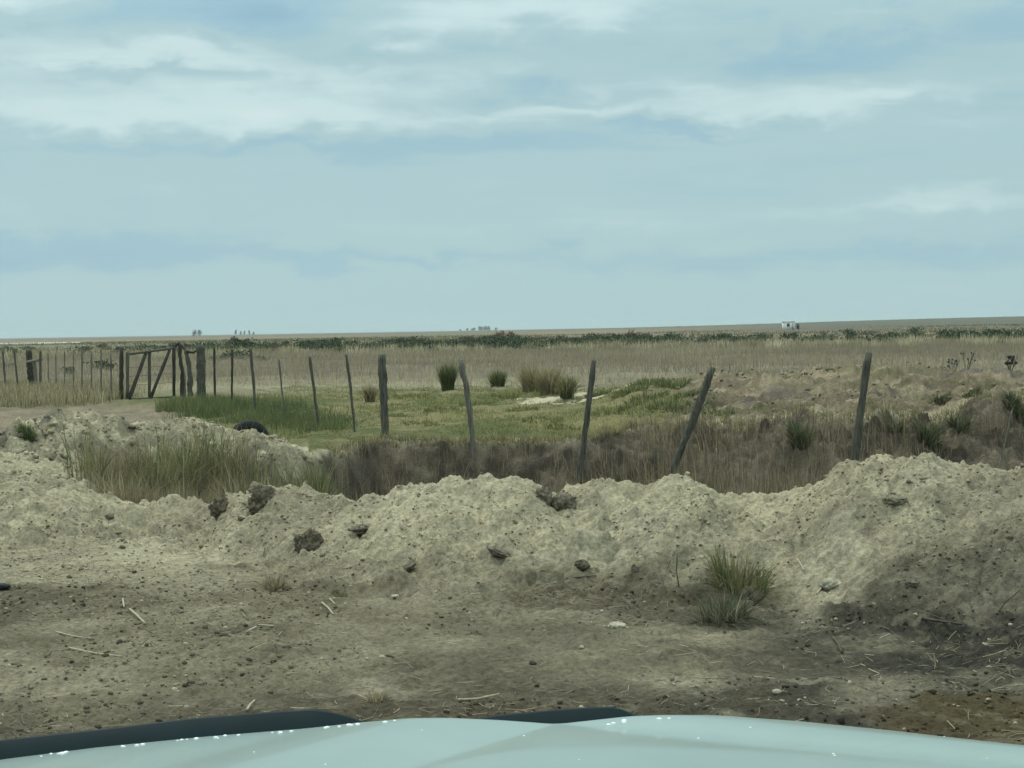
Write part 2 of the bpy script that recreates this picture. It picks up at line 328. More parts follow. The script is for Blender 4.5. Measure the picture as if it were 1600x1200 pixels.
def ground_colour(x, y):
    u, px, yt, yc, yl, ym = zones(x, y); d = y
    n_a = fbm(x * .55, y * .55, 4, 101); n_b = fbm(x * 2.3, y * 2.3, 4, 111); n_c = fbm(x * 9, y * 9, 3, 121)
    def c(r, g, b): return np.array([r, g, b])[None, :]
    def mix(A, B, t): t = np.clip(t, 0, 1)[:, None]; return A * (1 - t) + B * t
    ones = np.ones((len(x), 1))
    sand = ones * c(.400, .360, .252); sand2 = ones * c(.310, .276, .192); grey = ones * c(.160, .145, .112)
    brown = ones * c(.112, .096, .066); umber = ones * c(.062, .058, .047)
    # flat ground in front: brown earth, darker to the right, browner at near right
    g = mix(brown, ones * c(.150, .131, .090), .45 + 1.5 * n_a + .8 * n_b)
    g = mix(g, umber, sst(-.2, .8, .9 * n_a + .7 * n_b + (px - 820) / 620 * .55 - (d - 7.2) * .05)); g = mix(g, ones * c(.120, .092, .048), sst(.3, .7, sst(1280, 1480, px + 200 * n_b) * (1 - sst(6.2, 7.0, d + .6 * n_b))) * .8)
    g = mix(g, grey * .62, sst(.05, .4, n_b + .5 * n_c) * .5); g = mix(g, ones * c(.19, .17, .12), sst(.22, .5, n_c - .4 * n_b) * .5)
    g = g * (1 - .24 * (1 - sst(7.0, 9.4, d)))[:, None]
    rutc = np.exp(-((d - (7.15 + .10 * x)) / .35) ** 2)
    g = mix(g, ones * c(.165, .147, .104), .45 * rutc * (1 - sst(1000, 1400, px)))
    # loose sandy spoil on the bank
    b = mix(sand, sand2, sst(-.1, .45, n_a + .9 * n_b)); b = mix(b, ones * c(.44, .40, .285), sst(.1, .5, n_b - n_a))
    b = mix(b, grey, sst(.18, .5, n_b * .8 + .7 * n_c) * .55)
    b = mix(b, grey * .92, sst(1450, 1800, px + 400 * n_a) * .5)
    s = np.clip((d - yt) / (yc - yt), 0, 1.3)
    col = mix(g, b, sst(-.02, .55, s + .50 * n_a + .32 * n_b - .30 * sst(1150, 1650, px)))
    # on the left the sandy spoil runs out across the flat
    col = mix(col, b, sst(.0, .5, (1 - sst(200, 560, px)) * sst(9.3, 11.2, d) + .5 * n_b) * (d < yc + .6) * .85)
    # trench floor and walls: dark soil
    pitc = mix(ones * c(.060, .050, .038), ones * c(.150, .125, .092), .35 + 1.5 * n_b + .6 * n_c + .35 * sst(950, 1300, px))
    pm = sst(.25, .8, d - yc) * (1 - sst(-.15, .15, d - yl + .25 * n_b)) * sst(100, 240, px)
    col = mix(col, pitc, pm)
    beyond = sst(-.1, .25, d - yl + .25 * n_b)
    # mound on the left: sandy spoil, some brown
    lmound = (1 - sst(440, 540, px)) * sst(.3, 1.2, d - yc)
    lm = mix(sand2 * 1.0, grey, sst(-.1, .4, n_b + n_a)); lm = mix(lm, sand, sst(.1, .4, n_c - n_b))
    col = mix(col, lm, lmound * sst(-2.3, -.6, d - yl + .5 * n_a))
    # beyond the trench
    turf = mix(ones * c(.095, .108, .045), ones * c(.185, .165, .082), .5 + 1.6 * n_a + 1.3 * n_b)
    dirt = mix(ones * c(.165, .148, .108), ones * c(.225, .195, .135), .5 + 1.4 * n_b)
    n_s = fbm(x * .8, y * 3.2, 4, 151); rmound = mix(ones * c(.150, .122, .086), ones * c(.265, .222, .150), .5 + 1.9 * n_s + .5 * n_c); rmound = mix(rmound, ones * c(.115, .098, .084), sst(-.1, .35, n_a + .4 * n_s + (px - 1400) / 1200)); rmound = mix(rmound, ones * c(.105, .105, .050), sst(.22, .5, n_b - .5 * n_a) * .7)
    far = mix(turf, rmound, sst(985, 1120, px + 120 * n_b + (d - 24) * 9))
    track = mix(ones * c(.215, .180, .128), ones * c(.165, .140, .104), .5 + 2 * n_b)
    far = mix(far, track, (1 - sst(230, 330, px + 60 * n_a)) * (1 - sst(33.5, 36.5, d + 2 * n_a)))
    pale = np.exp(-((d - 33 - 2.2 * n_a - (px - 900) * .006) / 2.9) ** 2) * sst(770, 850, px) * (1 - sst(985, 1040, px))
    far = mix(far, ones * c(.42, .37, .27), sst(.36, .62, pale * (1 + 1.6 * n_b + .8 * n_c)))
    tan = mix(ones * c(.205, .185, .132), ones * c(.17, .148, .112), .5 + 1.5 * n_a)
    tan = mix(tan, ones * c(.27, .25, .165), np.exp(-((d - 45) / 4.) ** 2) * (1 - sst(600, 1000, px)) * .7)
    far = mix(far, tan, sst(38, 44, d + 4 * n_a))
    big_n = fbm(x * .011, y * .004, 4, 131)
    plain = mix(ones * c(.185, .150, .108), ones * c(.140, .135, .088), .5 + 1.6 * big_n)
    plain = mix(plain, ones * c(.21, .185, .125), sst(.05, .4, fbm(x * .004, y * .0016, 3, 141)))
    far = mix(far, plain, sst(110, 150, d))
    far = mix(far, ones * c(.100, .090, .070), sst(500, 1300, d) * .75); far = mix(far, ones * c(.085, .088, .068), sst(900, 1350, px) * sst(180, 420, d) * .85)
    col = mix(col, far, beyond * sst(0., .8, d - yl) * np.where(px < 480, sst(1.2, 3.2, d - yl), 1))
    return col * (1 + .22 * n_c[:, None])
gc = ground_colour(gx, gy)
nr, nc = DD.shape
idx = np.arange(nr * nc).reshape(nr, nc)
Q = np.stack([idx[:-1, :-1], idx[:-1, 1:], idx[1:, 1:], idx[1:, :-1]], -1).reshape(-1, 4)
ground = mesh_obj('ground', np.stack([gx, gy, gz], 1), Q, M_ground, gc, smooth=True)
tag(ground, 'bare sandy earth bank, ditch and dry plain running to the horizon', kind='structure')

def hz(x, y): return float(height(np.array([float(x)]), np.array([float(y)]))[0])
def on_ground(px, py, d0=None, dmin=5., dmax=200.):
    """first ground point along the sight line of a pixel"""
    ds = np.exp(np.linspace(math.log(dmin), math.log(dmax), 1500))
    v = fwd + rgt * (px - 800) / F + upv * (600 - py) / F
    xs = v[0] / v[1] * ds; zs = CAMZ + v[2] / v[1] * ds
    hit = np.nonzero(height(xs, ds) >= zs)[0]
    i = hit[0] if len(hit) else len(ds) - 1
    return np.array([xs[i], ds[i], hz(xs[i], ds[i])])

# ------------------------------------------------------------------ grass blades
def blades(name, x, y, h, wd, colr, label, cat='grass', lean=.35, seg=2, z=None, parent=None, kind='stuff', dirs=None, sink=.02, curl=1.0, seed=1):
    g = np.random.default_rng(seed + 5150); n = len(x)
    z = height(x, y) if z is None else z
    z = z - sink
    a = g.uniform(0, 2 * math.pi, n)
    la = g.uniform(0, 2 * math.pi, n) if dirs is None else dirs
    ln = np.abs(g.normal(0, lean, n)) * h
    sx, sy = np.cos(a) * wd * .5, np.sin(a) * wd * .5
    lx, ly = np.cos(la) * ln, np.sin(la) * ln
    hh = np.sqrt(np.maximum(h * h - ln * ln * .6, (.25 * h) ** 2))
    vs_ = []
    for k in range(seg):
        t = k / seg; wk = 1 - .5 * t; cu = t ** (1 + curl)
        for s in (-1, 1):
            vs_.append(np.stack([x + lx * cu + s * sx * wk, y + ly * cu + s * sy * wk, z + hh * t], 1))
    vs_.append(np.stack([x + lx, y + ly, z + hh], 1))
    m = 2 * seg + 1
    V = np.stack(vs_, 1).reshape(-1, 3)
    o_ = np.arange(n)[:, None] * m
    quads = np.concatenate([o_ + np.array([[2 * k, 2 * k + 1, 2 * k + 3, 2 * k + 2]]) for k in range(seg - 1)]) if seg > 1 else None
    tris = o_ + np.array([[2 * seg - 2, 2 * seg - 1, 2 * seg]])
    colv = np.repeat(colr, m, 0)
    ob = mesh_obj(name, V, quads, M_grass, colv, parent=parent, tri=tris)
    if label: tag(ob, label, cat if parent is None else None, kind=kind)
    elif kind: ob['kind'] = kind
    return ob
def pal(n, cols, weights, jit=.18, seed=3):
    g = np.random.default_rng(seed); c = np.array(cols)[g.choice(len(cols), n, p=np.array(weights) / sum(weights))]; c = c[np.random.default_rng(seed + 7777).permutation(n)]
    return c * (1 + g.normal(0, jit, (n, 1))).clip(.5, 1.6)
GREEN = (.140, .160, .060); GREEN_D = (.085, .115, .055); OLIVE = (.21, .195, .090); TAN = (.34, .285, .175); STRAWC = (.46, .40, .26); BROWN = (.21, .165, .108); GREYT = (.29, .25, .19)
def scatter(px0, px1, d0, d1, n, seed, keep=None, clump=None):
    g = np.random.default_rng(seed)
    d = np.sqrt(g.uniform(d0 * d0, d1 * d1, n)); p = g.uniform(px0, px1, n); x = (p - 800) / F * d
    if clump:
        k = fbm(x * clump[0], d * clump[0], 3, seed + 900); m = k > clump[1] + g.normal(0, .12, n)
        x, d, p = x[m], d[m], p[m]
    if keep is not None:
        m = keep(x, d, p); x, d = x[m], d[m]
    return x, d

def zl_(x, d): return zones(x, d)
# tall grass in the hollow on the left
def k1(x, d, p):
    u, px, yt, yc, yl, ym = zl_(x, d); return (d > yc + .55 + .5 * vn(x, d, 3)) & (d < yl - .7 - 1.3 * (vn(x * 1.3, d * .7, 9) + .5) - .5 * sst(360, 470, px) + rng.normal(0, .2, len(x))) & (px > 165 + 60 * vn(x * 3, d * 3, 2) + 40 * rng.normal(0, .5, len(x)))
x, d = scatter(95, 500, 13.8, 18, 42000, 11, k1)
gn = fbm(x * 1.2, d * 1.2, 3, 77)
hgt = (.34 + .36 * rng.random(len(x))) * (1 + .7 * gn)
cc = np.where((gn + rng.normal(0, .2, len(x)) - (x + 3) * .10 > .02)[:, None], pal(len(x), [GREEN, GREEN_D, OLIVE, TAN], [3, 3, 3, 1.5], seed=5), pal(len(x), [TAN, GREYT, OLIVE, BROWN, STRAWC], [3, 4, 2, 2, .8], seed=6))
blades('tall_grass', x, d, hgt, rng.uniform(.006, .012, len(x)), cc, 'tall green and dry grass filling the hollow by the left earth mound', lean=.45, seg=3, seed=12)
# dry grass in the trench
def k2(x, d, p):
    u, px, yt, yc, yl, ym = zl_(x, d); return (d > yc + 1.1) & (d < yl - np.where(px < 930, .95, .25) + rng.normal(0, .25, len(x))) & (rng.random(len(x)) < np.interp(px, [900, 960, 1250, 1400, 1600], [.45, .6, .6, .35, .25]))
x, d = scatter(470, 1700, 12.5, 23, 52000, 13, k2, (1.0, .0))
u_, px_, *_r = zl_(x, d)
hgt = rng.uniform(.22, .62, len(x)) * np.interp(px_, [480, 900, 1000, 1250, 1600], [.75, .7, 1.0, .9, .5]) * np.interp(_r[3] - d, [0, 2.5], [.2, 1])
cc = pal(len(x), [GREYT, BROWN, TAN, OLIVE, GREEN_D, (.12, .10, .075)], [3, 4, 2.0, 1.2, 1.0, 3], seed=8)
blades('dry_grass', x, d, hgt, rng.uniform(.006, .011, len(x)), cc, 'thin brown dry grass standing in the ditch behind the earth bank', lean=.28, seg=2, seed=14)
x, d = scatter(480, 1000, 18.5, 21.4, 1600, 71, lambda x, d, p: (zl_(x, d)[4] - d < 1.3) & (zl_(x, d)[4] - d > .1))
blades('wall_stalks', x, d, rng.uniform(.15, .5, len(x)), rng.uniform(.004, .008, len(x)), pal(len(x), [TAN, GREYT, BROWN, OLIVE], [2, 3, 3, 1], seed=72), 'sparse dry stalks and roots on the dark far wall of the ditch', lean=.3, seg=2, seed=73)
# short turf beyond the trench
def k3(x, d, p):
    c = ground_colour(x, d); return ((c[:, 1] > c[:, 0] * .91) & (c[:, 0] < .22)) | ((c[:, 0] < .26) & (rng.random(len(x)) < .35) & (p < 1060))
x, d = scatter(400, 1130, 21.5, 44, 110000, 15, k3)
gn = fbm(x * .8, d * .8, 3, 78)
hgt = rng.uniform(.025, .085, len(x)) * (1 + 1.6 * gn).clip(.4, 2.2)
cc = pal(len(x), [GREEN, (.165, .175, .062), OLIVE, (.24, .215, .095), TAN, GREEN_D], [3, 3, 3, 2.5, 1.2, .8], seed=9)
cc = cc * (.95 + .9 * gn[:, None] + .5 * fbm(x * 3, d * 3, 2, 88)[:, None])
blades('turf', x, d, hgt, rng.uniform(.010, .022, len(x)), cc, 'short green turf on the level ground beyond the ditch', lean=.6, seg=1, seed=16)
# ragged fringe along the lip of the trench
x, d = scatter(480, 1700, 20, 24.5, 90000, 17, lambda x, d, p: np.abs(d - zl_(x, d)[4] - .1) < .22)
cc = pal(len(x), [OLIVE, GREEN, TAN, BROWN], [3, 2, 2, 2], seed=10)
blades('lip_grass', x, d, rng.uniform(.05, .18, len(x)), rng.uniform(.008, .014, len(x)), cc, 'ragged grass fringe hanging over the far lip of the ditch', lean=.8, seg=2, seed=18)
# green strip along the track
x, d = scatter(235, 560, 24, 34.5, 60000, 19, lambda x, d, p: (d > np.interp(p, [235, 300, 420, 560], [31.5, 29.5, 26, 23]) + rng.normal(0, .8, len(x))) & (d < np.interp(p, [235, 330, 430, 560], [32.5, 34, 32, 27]) + rng.normal(0, 1, len(x))) & (p > 240 + 40 * rng.random(len(x)) ** 2) & (p < 560 - 160 * rng.random(len(x))), (.5, -.22))
cc = pal(len(x), [GREEN, GREEN_D, (.12, .15, .07), OLIVE], [3, 3, 2, 1.3], seed=11)
blades('green_grass', x, d, rng.uniform(.12, .38, len(x)) * np.interp(d, [26, 31], [.6, 1]), rng.uniform(.010, .018, len(x)), cc, 'lush green grass strip along the foot of the wire fence', lean=.45, seg=2, seed=20)
# verge by the gate and left fence
x, d = scatter(-60, 235, 34, 52, 34000, 21, lambda x, d, p: (d > 36.5 + 5 * vn(x * .5, d * 0, 7) + rng.normal(0, .5, len(x)) + 4 * sst(170, 235, p)) & (p < 200 + rng.normal(0, 14, len(x))), (.35, -.08))
cc = pal(len(x), [TAN, GREYT, OLIVE, STRAWC, GREEN_D], [3, 3, 2.5, 1.2, 1.3], seed=12)
blades('verge_grass', x, d, rng.uniform(.12, .42, len(x)), rng.uniform(.012, .022, len(x)), cc, 'pale dry verge grass beside the track near the gate', lean=.4, seg=2, seed=22)
# tall tan field
x, d = scatter(-120, 1720, 41, 128, 115000, 23, lambda x, d, p: (d > 43 + 4 * vn(x * .3, d * .3, 4)))
gn = fbm(x * .12, d * .12, 3, 79)
cc = pal(len(x), [GREYT, (.30, .255, .195), TAN, (.25, .215, .175), OLIVE], [4, 3, 2, 2, 1], seed=13, jit=.12) * (1 + .35 * gn[:, None])
cc = np.where((d < 50)[:, None], cc * np.array([1.1, 1.1, .95]), cc)
blades('field_grass', x, d, rng.uniform(.16, .50, len(x)) * np.interp(d, [43, 55], [.6, 1]), rng.uniform(.018, .045, len(x)) * d / 80, cc, 'wide greyish tan field of knee high dry grass', lean=.35, seg=1, seed=24)
# pale tussocks along the far side of the field, reading as one pale line
xs_, ds_ = scatter(-60, 1680, 100, 118, 230, 25)
g = np.random.default_rng(26)
k = 26; x = np.repeat(xs_, k) + g.normal(0, .30, len(xs_) * k); d = np.repeat(ds_, k) + g.normal(0, .30, len(xs_) * k)
cc = np.repeat(pal(len(xs_), [(.44, .39, .27), (.36, .32, .21), (.24, .23, .13)], [3, 3, 3], seed=14), k, 0)
blades('pale_tussocks', x, d, g.uniform(.5, .95, len(x)), g.uniform(.05, .09, len(x)), cc, 'line of pale straw coloured tussocks at the far edge of the field', lean=.5, seg=1, seed=27)
# scrub cover under and behind the shrub belt
x, d = scatter(-80, 1700, 128, 420, 50000, 28, None, (.03, -.05))
cc = pal(len(x), [GREEN_D, (.08, .10, .055), OLIVE, TAN, (.24, .18, .125)], [2, 2, 2, 2, 2.5], seed=15)
blades('scrub', x, d, g.uniform(.2, .55, len(x)), g.uniform(.10, .22, len(x)), cc, 'low mixed scrub cover spreading across the distant plain', 'scrub', lean=.5, seg=1, seed=29)

# ------------------------------------------------------------------ crumbs and straw
t_ = (1 + 5 ** .5) / 2
ICO = np.array([(-1, t_, 0), (1, t_, 0), (-1, -t_, 0), (1, -t_, 0), (0, -1, t_), (0, 1, t_), (0, -1, -t_), (0, 1, -t_), (t_, 0, -1), (t_, 0, 1), (-t_, 0, -1), (-t_, 0, 1)]) / math.sqrt(1 + t_ * t_)
ICF = np.array([(0, 11, 5), (0, 5, 1), (0, 1, 7), (0, 7, 10), (0, 10, 11), (1, 5, 9), (5, 11, 4), (11, 10, 2), (10, 7, 6), (7, 1, 8), (3, 9, 4), (3, 4, 2), (3, 2, 6), (3, 6, 8), (3, 8, 9), (4, 9, 5), (2, 4, 11), (6, 2, 10), (8, 6, 7), (9, 8, 1)])
def crumbs(name, x, y, r, colr, label, cat, seed):
    g = np.random.default_rng(seed); n = len(x); z = height(x, y) + r * .12
    B = ICO[None] * (1 + g.normal(0, .22, (n, 12, 1)))
    a = g.uniform(0, 6.28, n); ca, sa = np.cos(a)[:, None], np.sin(a)[:, None]
    sc = np.stack([g.uniform(.7, 1.5, n), g.uniform(.7, 1.2, n), g.uniform(.5, .95, n)], 1)
    B = B * sc[:, None, :]
    V = np.stack([B[..., 0] * ca - B[..., 1] * sa, B[..., 0] * sa + B[..., 1] * ca, B[..., 2]], -1) * r[:, None, None] + np.stack([x, y, z], 1)[:, None, :]
    T = (np.arange(n) * 12)[:, None, None] + ICF[None]
    o = mesh_obj(name, V.reshape(-1, 3), None, M_crumb, np.repeat(colr, 12, 0), tri=T.reshape(-1, 3), smooth=True)
    return tag(o, label, cat, kind='stuff')
def kb(x, d, p):
    u, px, yt, yc, yl, ym = zl_(x, d); dens = np.where(d < yt, .75, 1.0) * (d < yc + .3); return rng.random(len(x)) < dens
x, d = scatter(-150, 1750, 5.6, 14.5, 42000, 31, kb, (1.2, -.10))
r = .003 + .011 * rng.random(len(x)) ** 3 + .012 * (rng.random(len(x)) > .98)
gcx = ground_colour(x, d)
dk = rng.random(len(x))[:, None]
cc = np.where(dk < .30, gcx * .38, np.where(dk < .93, gcx * rng.uniform(.65, 1.2, (len(x), 1)), np.array([[.36, .32, .235]])))
crumbs('soil_crumbs', x, d, r, cc, 'loose crumbs and small lumps of soil strewn over the bank', 'soil', 32)
x, d = scatter(-100, 700, 14.5, 19.5, 3500, 33, lambda x, d, p: (zl_(x, d)[4] - d < .9) | (p < 140))
r = .012 + .035 * rng.random(len(x)) ** 3
cc = ground_colour(x, d) * rng.uniform(.55, 1.25, (len(x), 1))
crumbs('mound_crumbs', x, d, r, cc, 'loose soil lumps lying on the left earth mound', 'soil', 34)
x, d = scatter(1000, 1720, 22.5, 31, 2600, 35, None, (.9, .0))
r = .010 + .040 * rng.random(len(x)) ** 4
cc = ground_colour(x, d) * rng.uniform(.5, 1.35, (len(x), 1))
crumbs('heap_crumbs', x, d, r, cc, 'soil lumps scattered on the brown heap beyond the ditch', 'soil', 36)

def straws(name, x, y, ln, wd, colr, label, seed, lift=.004):
    g = np.random.default_rng(seed); n = len(x); a = g.uniform(0, 6.28, n); bend = g.normal(0, .10, n)
    e0 = height(x - np.cos(a) * ln * .5, y - np.sin(a) * ln * .5); e1 = height(x + np.cos(a) * ln * .5, y + np.sin(a) * ln * .5); zoff = np.maximum(0, height(x, y) - (e0 + e1) / 2) * .7
    tip = (g.random(n) < .10) * g.uniform(.1, .5, n) * ln
    vs_ = []
    for k in range(4):
        t = (k / 3 - .5); ang = a + bend * t * 2
        cx_, cy_ = x + np.cos(ang) * ln * t, y + np.sin(ang) * ln * t
        zc_ = e0 + (e1 - e0) * (t + .5) + zoff + lift + tip * (t + .5)
        w_ = wd * (1 - .5 * abs(t))
        vs_.append(np.stack([cx_ - np.sin(ang) * w_ * .5, cy_ + np.cos(ang) * w_ * .5, zc_], 1)); vs_.append(np.stack([cx_ + np.sin(ang) * w_ * .5, cy_ - np.cos(ang) * w_ * .5, zc_], 1))
    # a ridge line makes each straw a little prism
    V = np.stack(vs_, 1)
    ridge = (V[:, 0::2] + V[:, 1::2]) / 2; ridge[..., 2] += wd[:, None] * .45
    W = np.concatenate([V, ridge], 1).reshape(-1, 3)
    o_ = np.arange(n)[:, None] * 12; qs = []
    for k in range(3):
        l0, r0_, l1, r1, m0, m1 = 2 * k, 2 * k + 1, 2 * k + 2, 2 * k + 3, 8 + k, 9 + k
        qs += [o_ + np.array([[l0, m0, m1, l1]]), o_ + np.array([[m0, r0_, r1, m1]])]
    o = mesh_obj(name, W, np.concatenate(qs), M_straw, np.repeat(colr, 12, 0))
    return tag(o, label, 'straw', kind='stuff')
def ks(x, d, p):
    u, px, yt, yc, yl, ym = zl_(x, d); n_ = fbm(x * .8, d * .8, 3, 500)
    dens = np.where(d < yt + .2, .26 + 1.1 * n_ + .06 * sst(900, 1300, px), .08 + .16 * n_); return rng.random(len(x)) < dens * (d < yc)
x, d = scatter(-150, 1750, 5.6, 14, 40000, 41, ks)
cc = pal(len(x), [(.34, .30, .21), (.21, .185, .125), (.13, .115, .08), (.06, .052, .04)], [.8, 3, 4, 3], seed=42)
straws('straw_litter', x, d, rng.uniform(.02, .06, len(x)) + .10 * rng.random(len(x)) ** 5, rng.uniform(.0018, .0045, len(x)), cc, 'bits of pale straw and dry stalks littering the bare ground', 43)

# ------------------------------------------------------------------ single clods, stones, sticks
def blob_mesh(name, sub, rx, ry, rz, seed, rough=.25, mat=None, freq=2.2):
    import bmesh
    bm = bmesh.new(); bmesh.ops.create_icosphere(bm, subdivisions=sub, radius=1.0)
    g = np.random.default_rng(seed); off = g.uniform(0, 50, 3)
    from mathutils import noise as mn
    for v in bm.verts:
        p = v.co.copy(); n_ = mn.fractal(Vector(p * freq) + Vector(off), .9, 2.1, 4)
        c_ = mn.noise(Vector(p * 1.1) + Vector(off) * 2)
        s = 1 + rough * n_ + rough * .9 * c_ + (rough * .5 * abs(mn.noise(Vector(p * freq * 3.1) + Vector(off))) if sub > 3 else 0)
        v.co = Vector((p.x * rx * s, p.y * ry * s, p.z * rz * s))
    me = bpy.data.meshes.new(name); bm.to_mesh(me); bm.free()
    for p in me.polygons: p.use_smooth = True
    if mat: me.materials.append(mat)
    return me
def clod(name, px, py, wpx, hpx, mat, label, cat, seed, d=None, depth=.8, rough=.38, tilt=0, sink=.42, group=None):
    P = on_ground(px, py + hpx * .35) if d is None else pix(px, py, d)
    s = P[1] / F; rx = wpx * s / 2; rz = hpx * s / 2
    me = blob_mesh(name, 4, rx, rx * depth, rz, seed, rough, mat, 2.8)
    o = bpy.data.objects.new(name, me); C.objects.link(o)
    o.location = (P[0], P[1], hz(P[0], P[1]) + rz * (1 - 2 * sink)); o.rotation_euler = (0, tilt, rnd.uniform(-.5, .5))
    if mat is M_turf:
        g = np.random.default_rng(seed); n = 70; a = g.uniform(0, 6.28, n); q = np.sqrt(g.random(n))
        bl = blades('dry_blades', np.cos(a) * q * rx * .8, np.sin(a) * q * rx * depth * .8, g.uniform(.5, 1.1, n) * rz * 1.1, g.uniform(.003, .006, n), pal(n, [BROWN, TAN, (.14, .12, .085)], [2, 2, 1], seed=seed), None, parent=o, kind=None, lean=.9, z=np.full(n, rz * .55) * (1 - q * .6), seed=seed)
    return tag(o, label, cat, group)
clod('earth_clod', 849, 770, 24, 28, M_clod, 'pointed dark earth clod on the crest beside a broader clod', 'clod', 1)
clod('earth_clod', 881, 783, 40, 28, M_clod, 'broad dark earth clod just below the crest beside the pointed one', 'clod', 2)
clod('turf_clod', 411, 776, 44, 40, M_turf, 'large dark turf clod on the crest at the edge of the grassy hollow', 'clod', 3, rough=.4)
clod('turf_clod', 346, 786, 30, 36, M_turf, 'upright dark clod leaning beside the large turf clod', 'clod', 4, rough=.35)
clod('earth_clod', 402, 760, 28, 16, M_clod2, 'small sandy lump capping the large turf clod', 'clod', 5)
clod('turf_clod', 484, 841, 40, 42, M_turf, 'dark rooty turf clod halfway down the bank face', 'clod', 6, rough=.42)
clod('earth_clod', 1398, 787, 32, 16, M_clod2, 'flat overhanging sandy clod on the right shoulder of the bank', 'clod', 7)
clod('earth_clod', 782, 866, 36, 12, M_clod, 'long thin dark clod low on the bank face', 'clod', 8, tilt=.4)
clod('earth_clod', 992, 889, 12, 17, M_clod, 'little black clod low on the bank left of a bare stalk', 'clod', 9)
clod('earth_clod', 908, 880, 24, 16, M_turf, 'rounded mossy brown clod low on the bank face', 'clod', 10)
clod('earth_clod', 1425, 911, 20, 14, M_clod, 'dark clod on the flat to the right of the oblong pale stone', 'clod', 12)
clod('earth_clod', 172, 805, 13, 10, M_clod, 'small dark clod on the sandy flat below the hollow', 'clod', 13)
clod('earth_clod', 635, 887, 28, 12, M_clod, 'narrow slanting dark clod at the foot of the bank', 'clod', 14, tilt=-.5)
clod('earth_clod', 572, 826, 42, 12, M_clod, 'row of crumbly dark clod fragments on the bank face', 'clod', 15, rough=.5)
clod('stone', 1299, 911, 30, 19, M_stone, 'oblong pale stone lying on the flat beside the tussock', 'stone', 16, rough=.32, depth=.75, sink=.3)
clod('stone', 965, 976, 28, 13, M_stone, 'flattish pale stone half sunk in the bare ground', 'stone', 17, rough=.2)
clod('pebble', 1214, 1083, 14, 8, M_stone, 'small white pebble on the dark ground', 'pebble', 18, rough=.12, sink=.15)
clod('pebble', 909, 1012, 8, 6, M_stone, 'tiny white pebble among straw in mid ground', 'pebble', 19, rough=.12, sink=.1)
clod('pebble', 617, 932, 13, 5, M_stone, 'flat white chip below the slanting dark clod', 'pebble', 20, rough=.12, sink=.1)
clod('rubber_lump', 4, 918, 24, 10, M_rubber, 'flat black lump lying on bare ground by itself', 'lump', 21, rough=.15, sink=.1)

def tube(name, pts, rads, mat, sides=6, parent=None, jitter=0., seed=0, cap=True):
    g = np.random.default_rng(seed); P = np.array(pts, float); n = len(P); V = []
    for i in range(n):
        t = P[min(i + 1, n - 1)] - P[max(i - 1, 0)]; t /= np.linalg.norm(t) + 1e-9
        a = np.cross(t, [0, 1, 0.02]) if abs(t[1]) < .9 else np.cross(t, [1, 0, 0]); a /= np.linalg.norm(a); b = np.cross(t, a)
        for k in range(sides):
            an = 2 * math.pi * k / sides; rr = rads[i] * (1 + (g.normal(0, jitter) if jitter else 0))
            V.append(P[i] + (a * math.cos(an) + b * math.sin(an)) * rr)
    Qs = [(i * sides + k, i * sides + (k + 1) % sides, (i + 1) * sides + (k + 1) % sides, (i + 1) * sides + k) for i in range(n - 1) for k in range(sides)]
    T = []
    V.append(P[0]); V.append(P[-1]); c0, c1 = len(V) - 2, len(V) - 1
    for k in range(sides):
        T.append((c0, (k + 1) % sides, k)); T.append((c1, (n - 1) * sides + k, (n - 1) * sides + (k + 1) % sides))
    o = mesh_obj(name, V, Qs, mat, tri=T, parent=parent, smooth=True)
    return o
M_stick = mat_noise('pale_stick', (.30, .27, .19), (.42, .39, .28), 30.)
M_stickd = mat_noise('dark_stick', (.05, .042, .032), (.11, .095, .07), 30.)
def stick(name, pp, rad, mat, label, cat='stick', lift=0.006, up=None):
    pts = []
    for (px, py) in pp:
        P = on_ground(px, py); P[2] += rad * .7 + .0; pts.append(P)
    if up:   # standing stalk: given as foot pixel and top pixel at the same distance
        P0 = on_ground(*pp[0]); pts = [P0 - np.array([0, 0, .03])] + [pix(*q, P0[1]) for q in pp[1:]]
    # subdivide
    P = np.array(pts); tt = np.linspace(0, len(P) - 1, 4 * (len(P) - 1) + 1)
    S = np.stack([np.interp(tt, np.arange(len(P)), P[:, k]) for k in range(3)], 1)
    if not up: S[:, 2] = np.linspace(S[0, 2], S[-1, 2], len(S)) + max(0., float(np.mean(height(S[:, 0], S[:, 1]) - np.linspace(S[0, 2], S[-1, 2], len(S))))) + rad * .6
    return tag(tube(name, S, [rad * (1 - .35 * i / len(S)) for i in range(len(S))], mat, 6, jitter=.12, seed=len(label)), label, cat)
stick('stick', [(203, 956), (214, 968), (227, 979)], .007, M_stick, 'curved pale stick lying on the left flat ground')
stick('stick', [(192, 938), (194, 952)], .006, M_stick, 'short pale upright stub beside the curved stick')
stick('stick', [(88, 990), (115, 996), (145, 1000)], .005, M_stick, 'long thin straw stalk on the left ground, the upper of two')
stick('stick', [(108, 1016), (150, 1023), (190, 1028)], .006, M_stick, 'long thin straw stalk on the left ground, the lower of two')
stick('stick', [(503, 944), (512, 955), (521, 963)], .006, M_stick, 'pale bent stick in the middle of the flat ground')
stick('stick', [(515, 938), (524, 947)], .005, M_stick, 'shorter pale stick alongside the bent one')
stick('stick', [(385, 990), (405, 984), (428, 981)], .006, M_stick, 'pale twig lying slantwise on the trampled ground')
stick('stick', [(1440, 973), (1470, 979), (1503, 984)], .008, M_stickd, 'dark stick lying on the damp right ground')
stick('twig', [(1552, 958), (1572, 940), (1594, 922)], .004, M_stickd, 'thin dark wiry twig rising from the damp right ground', 'twig', up=True)
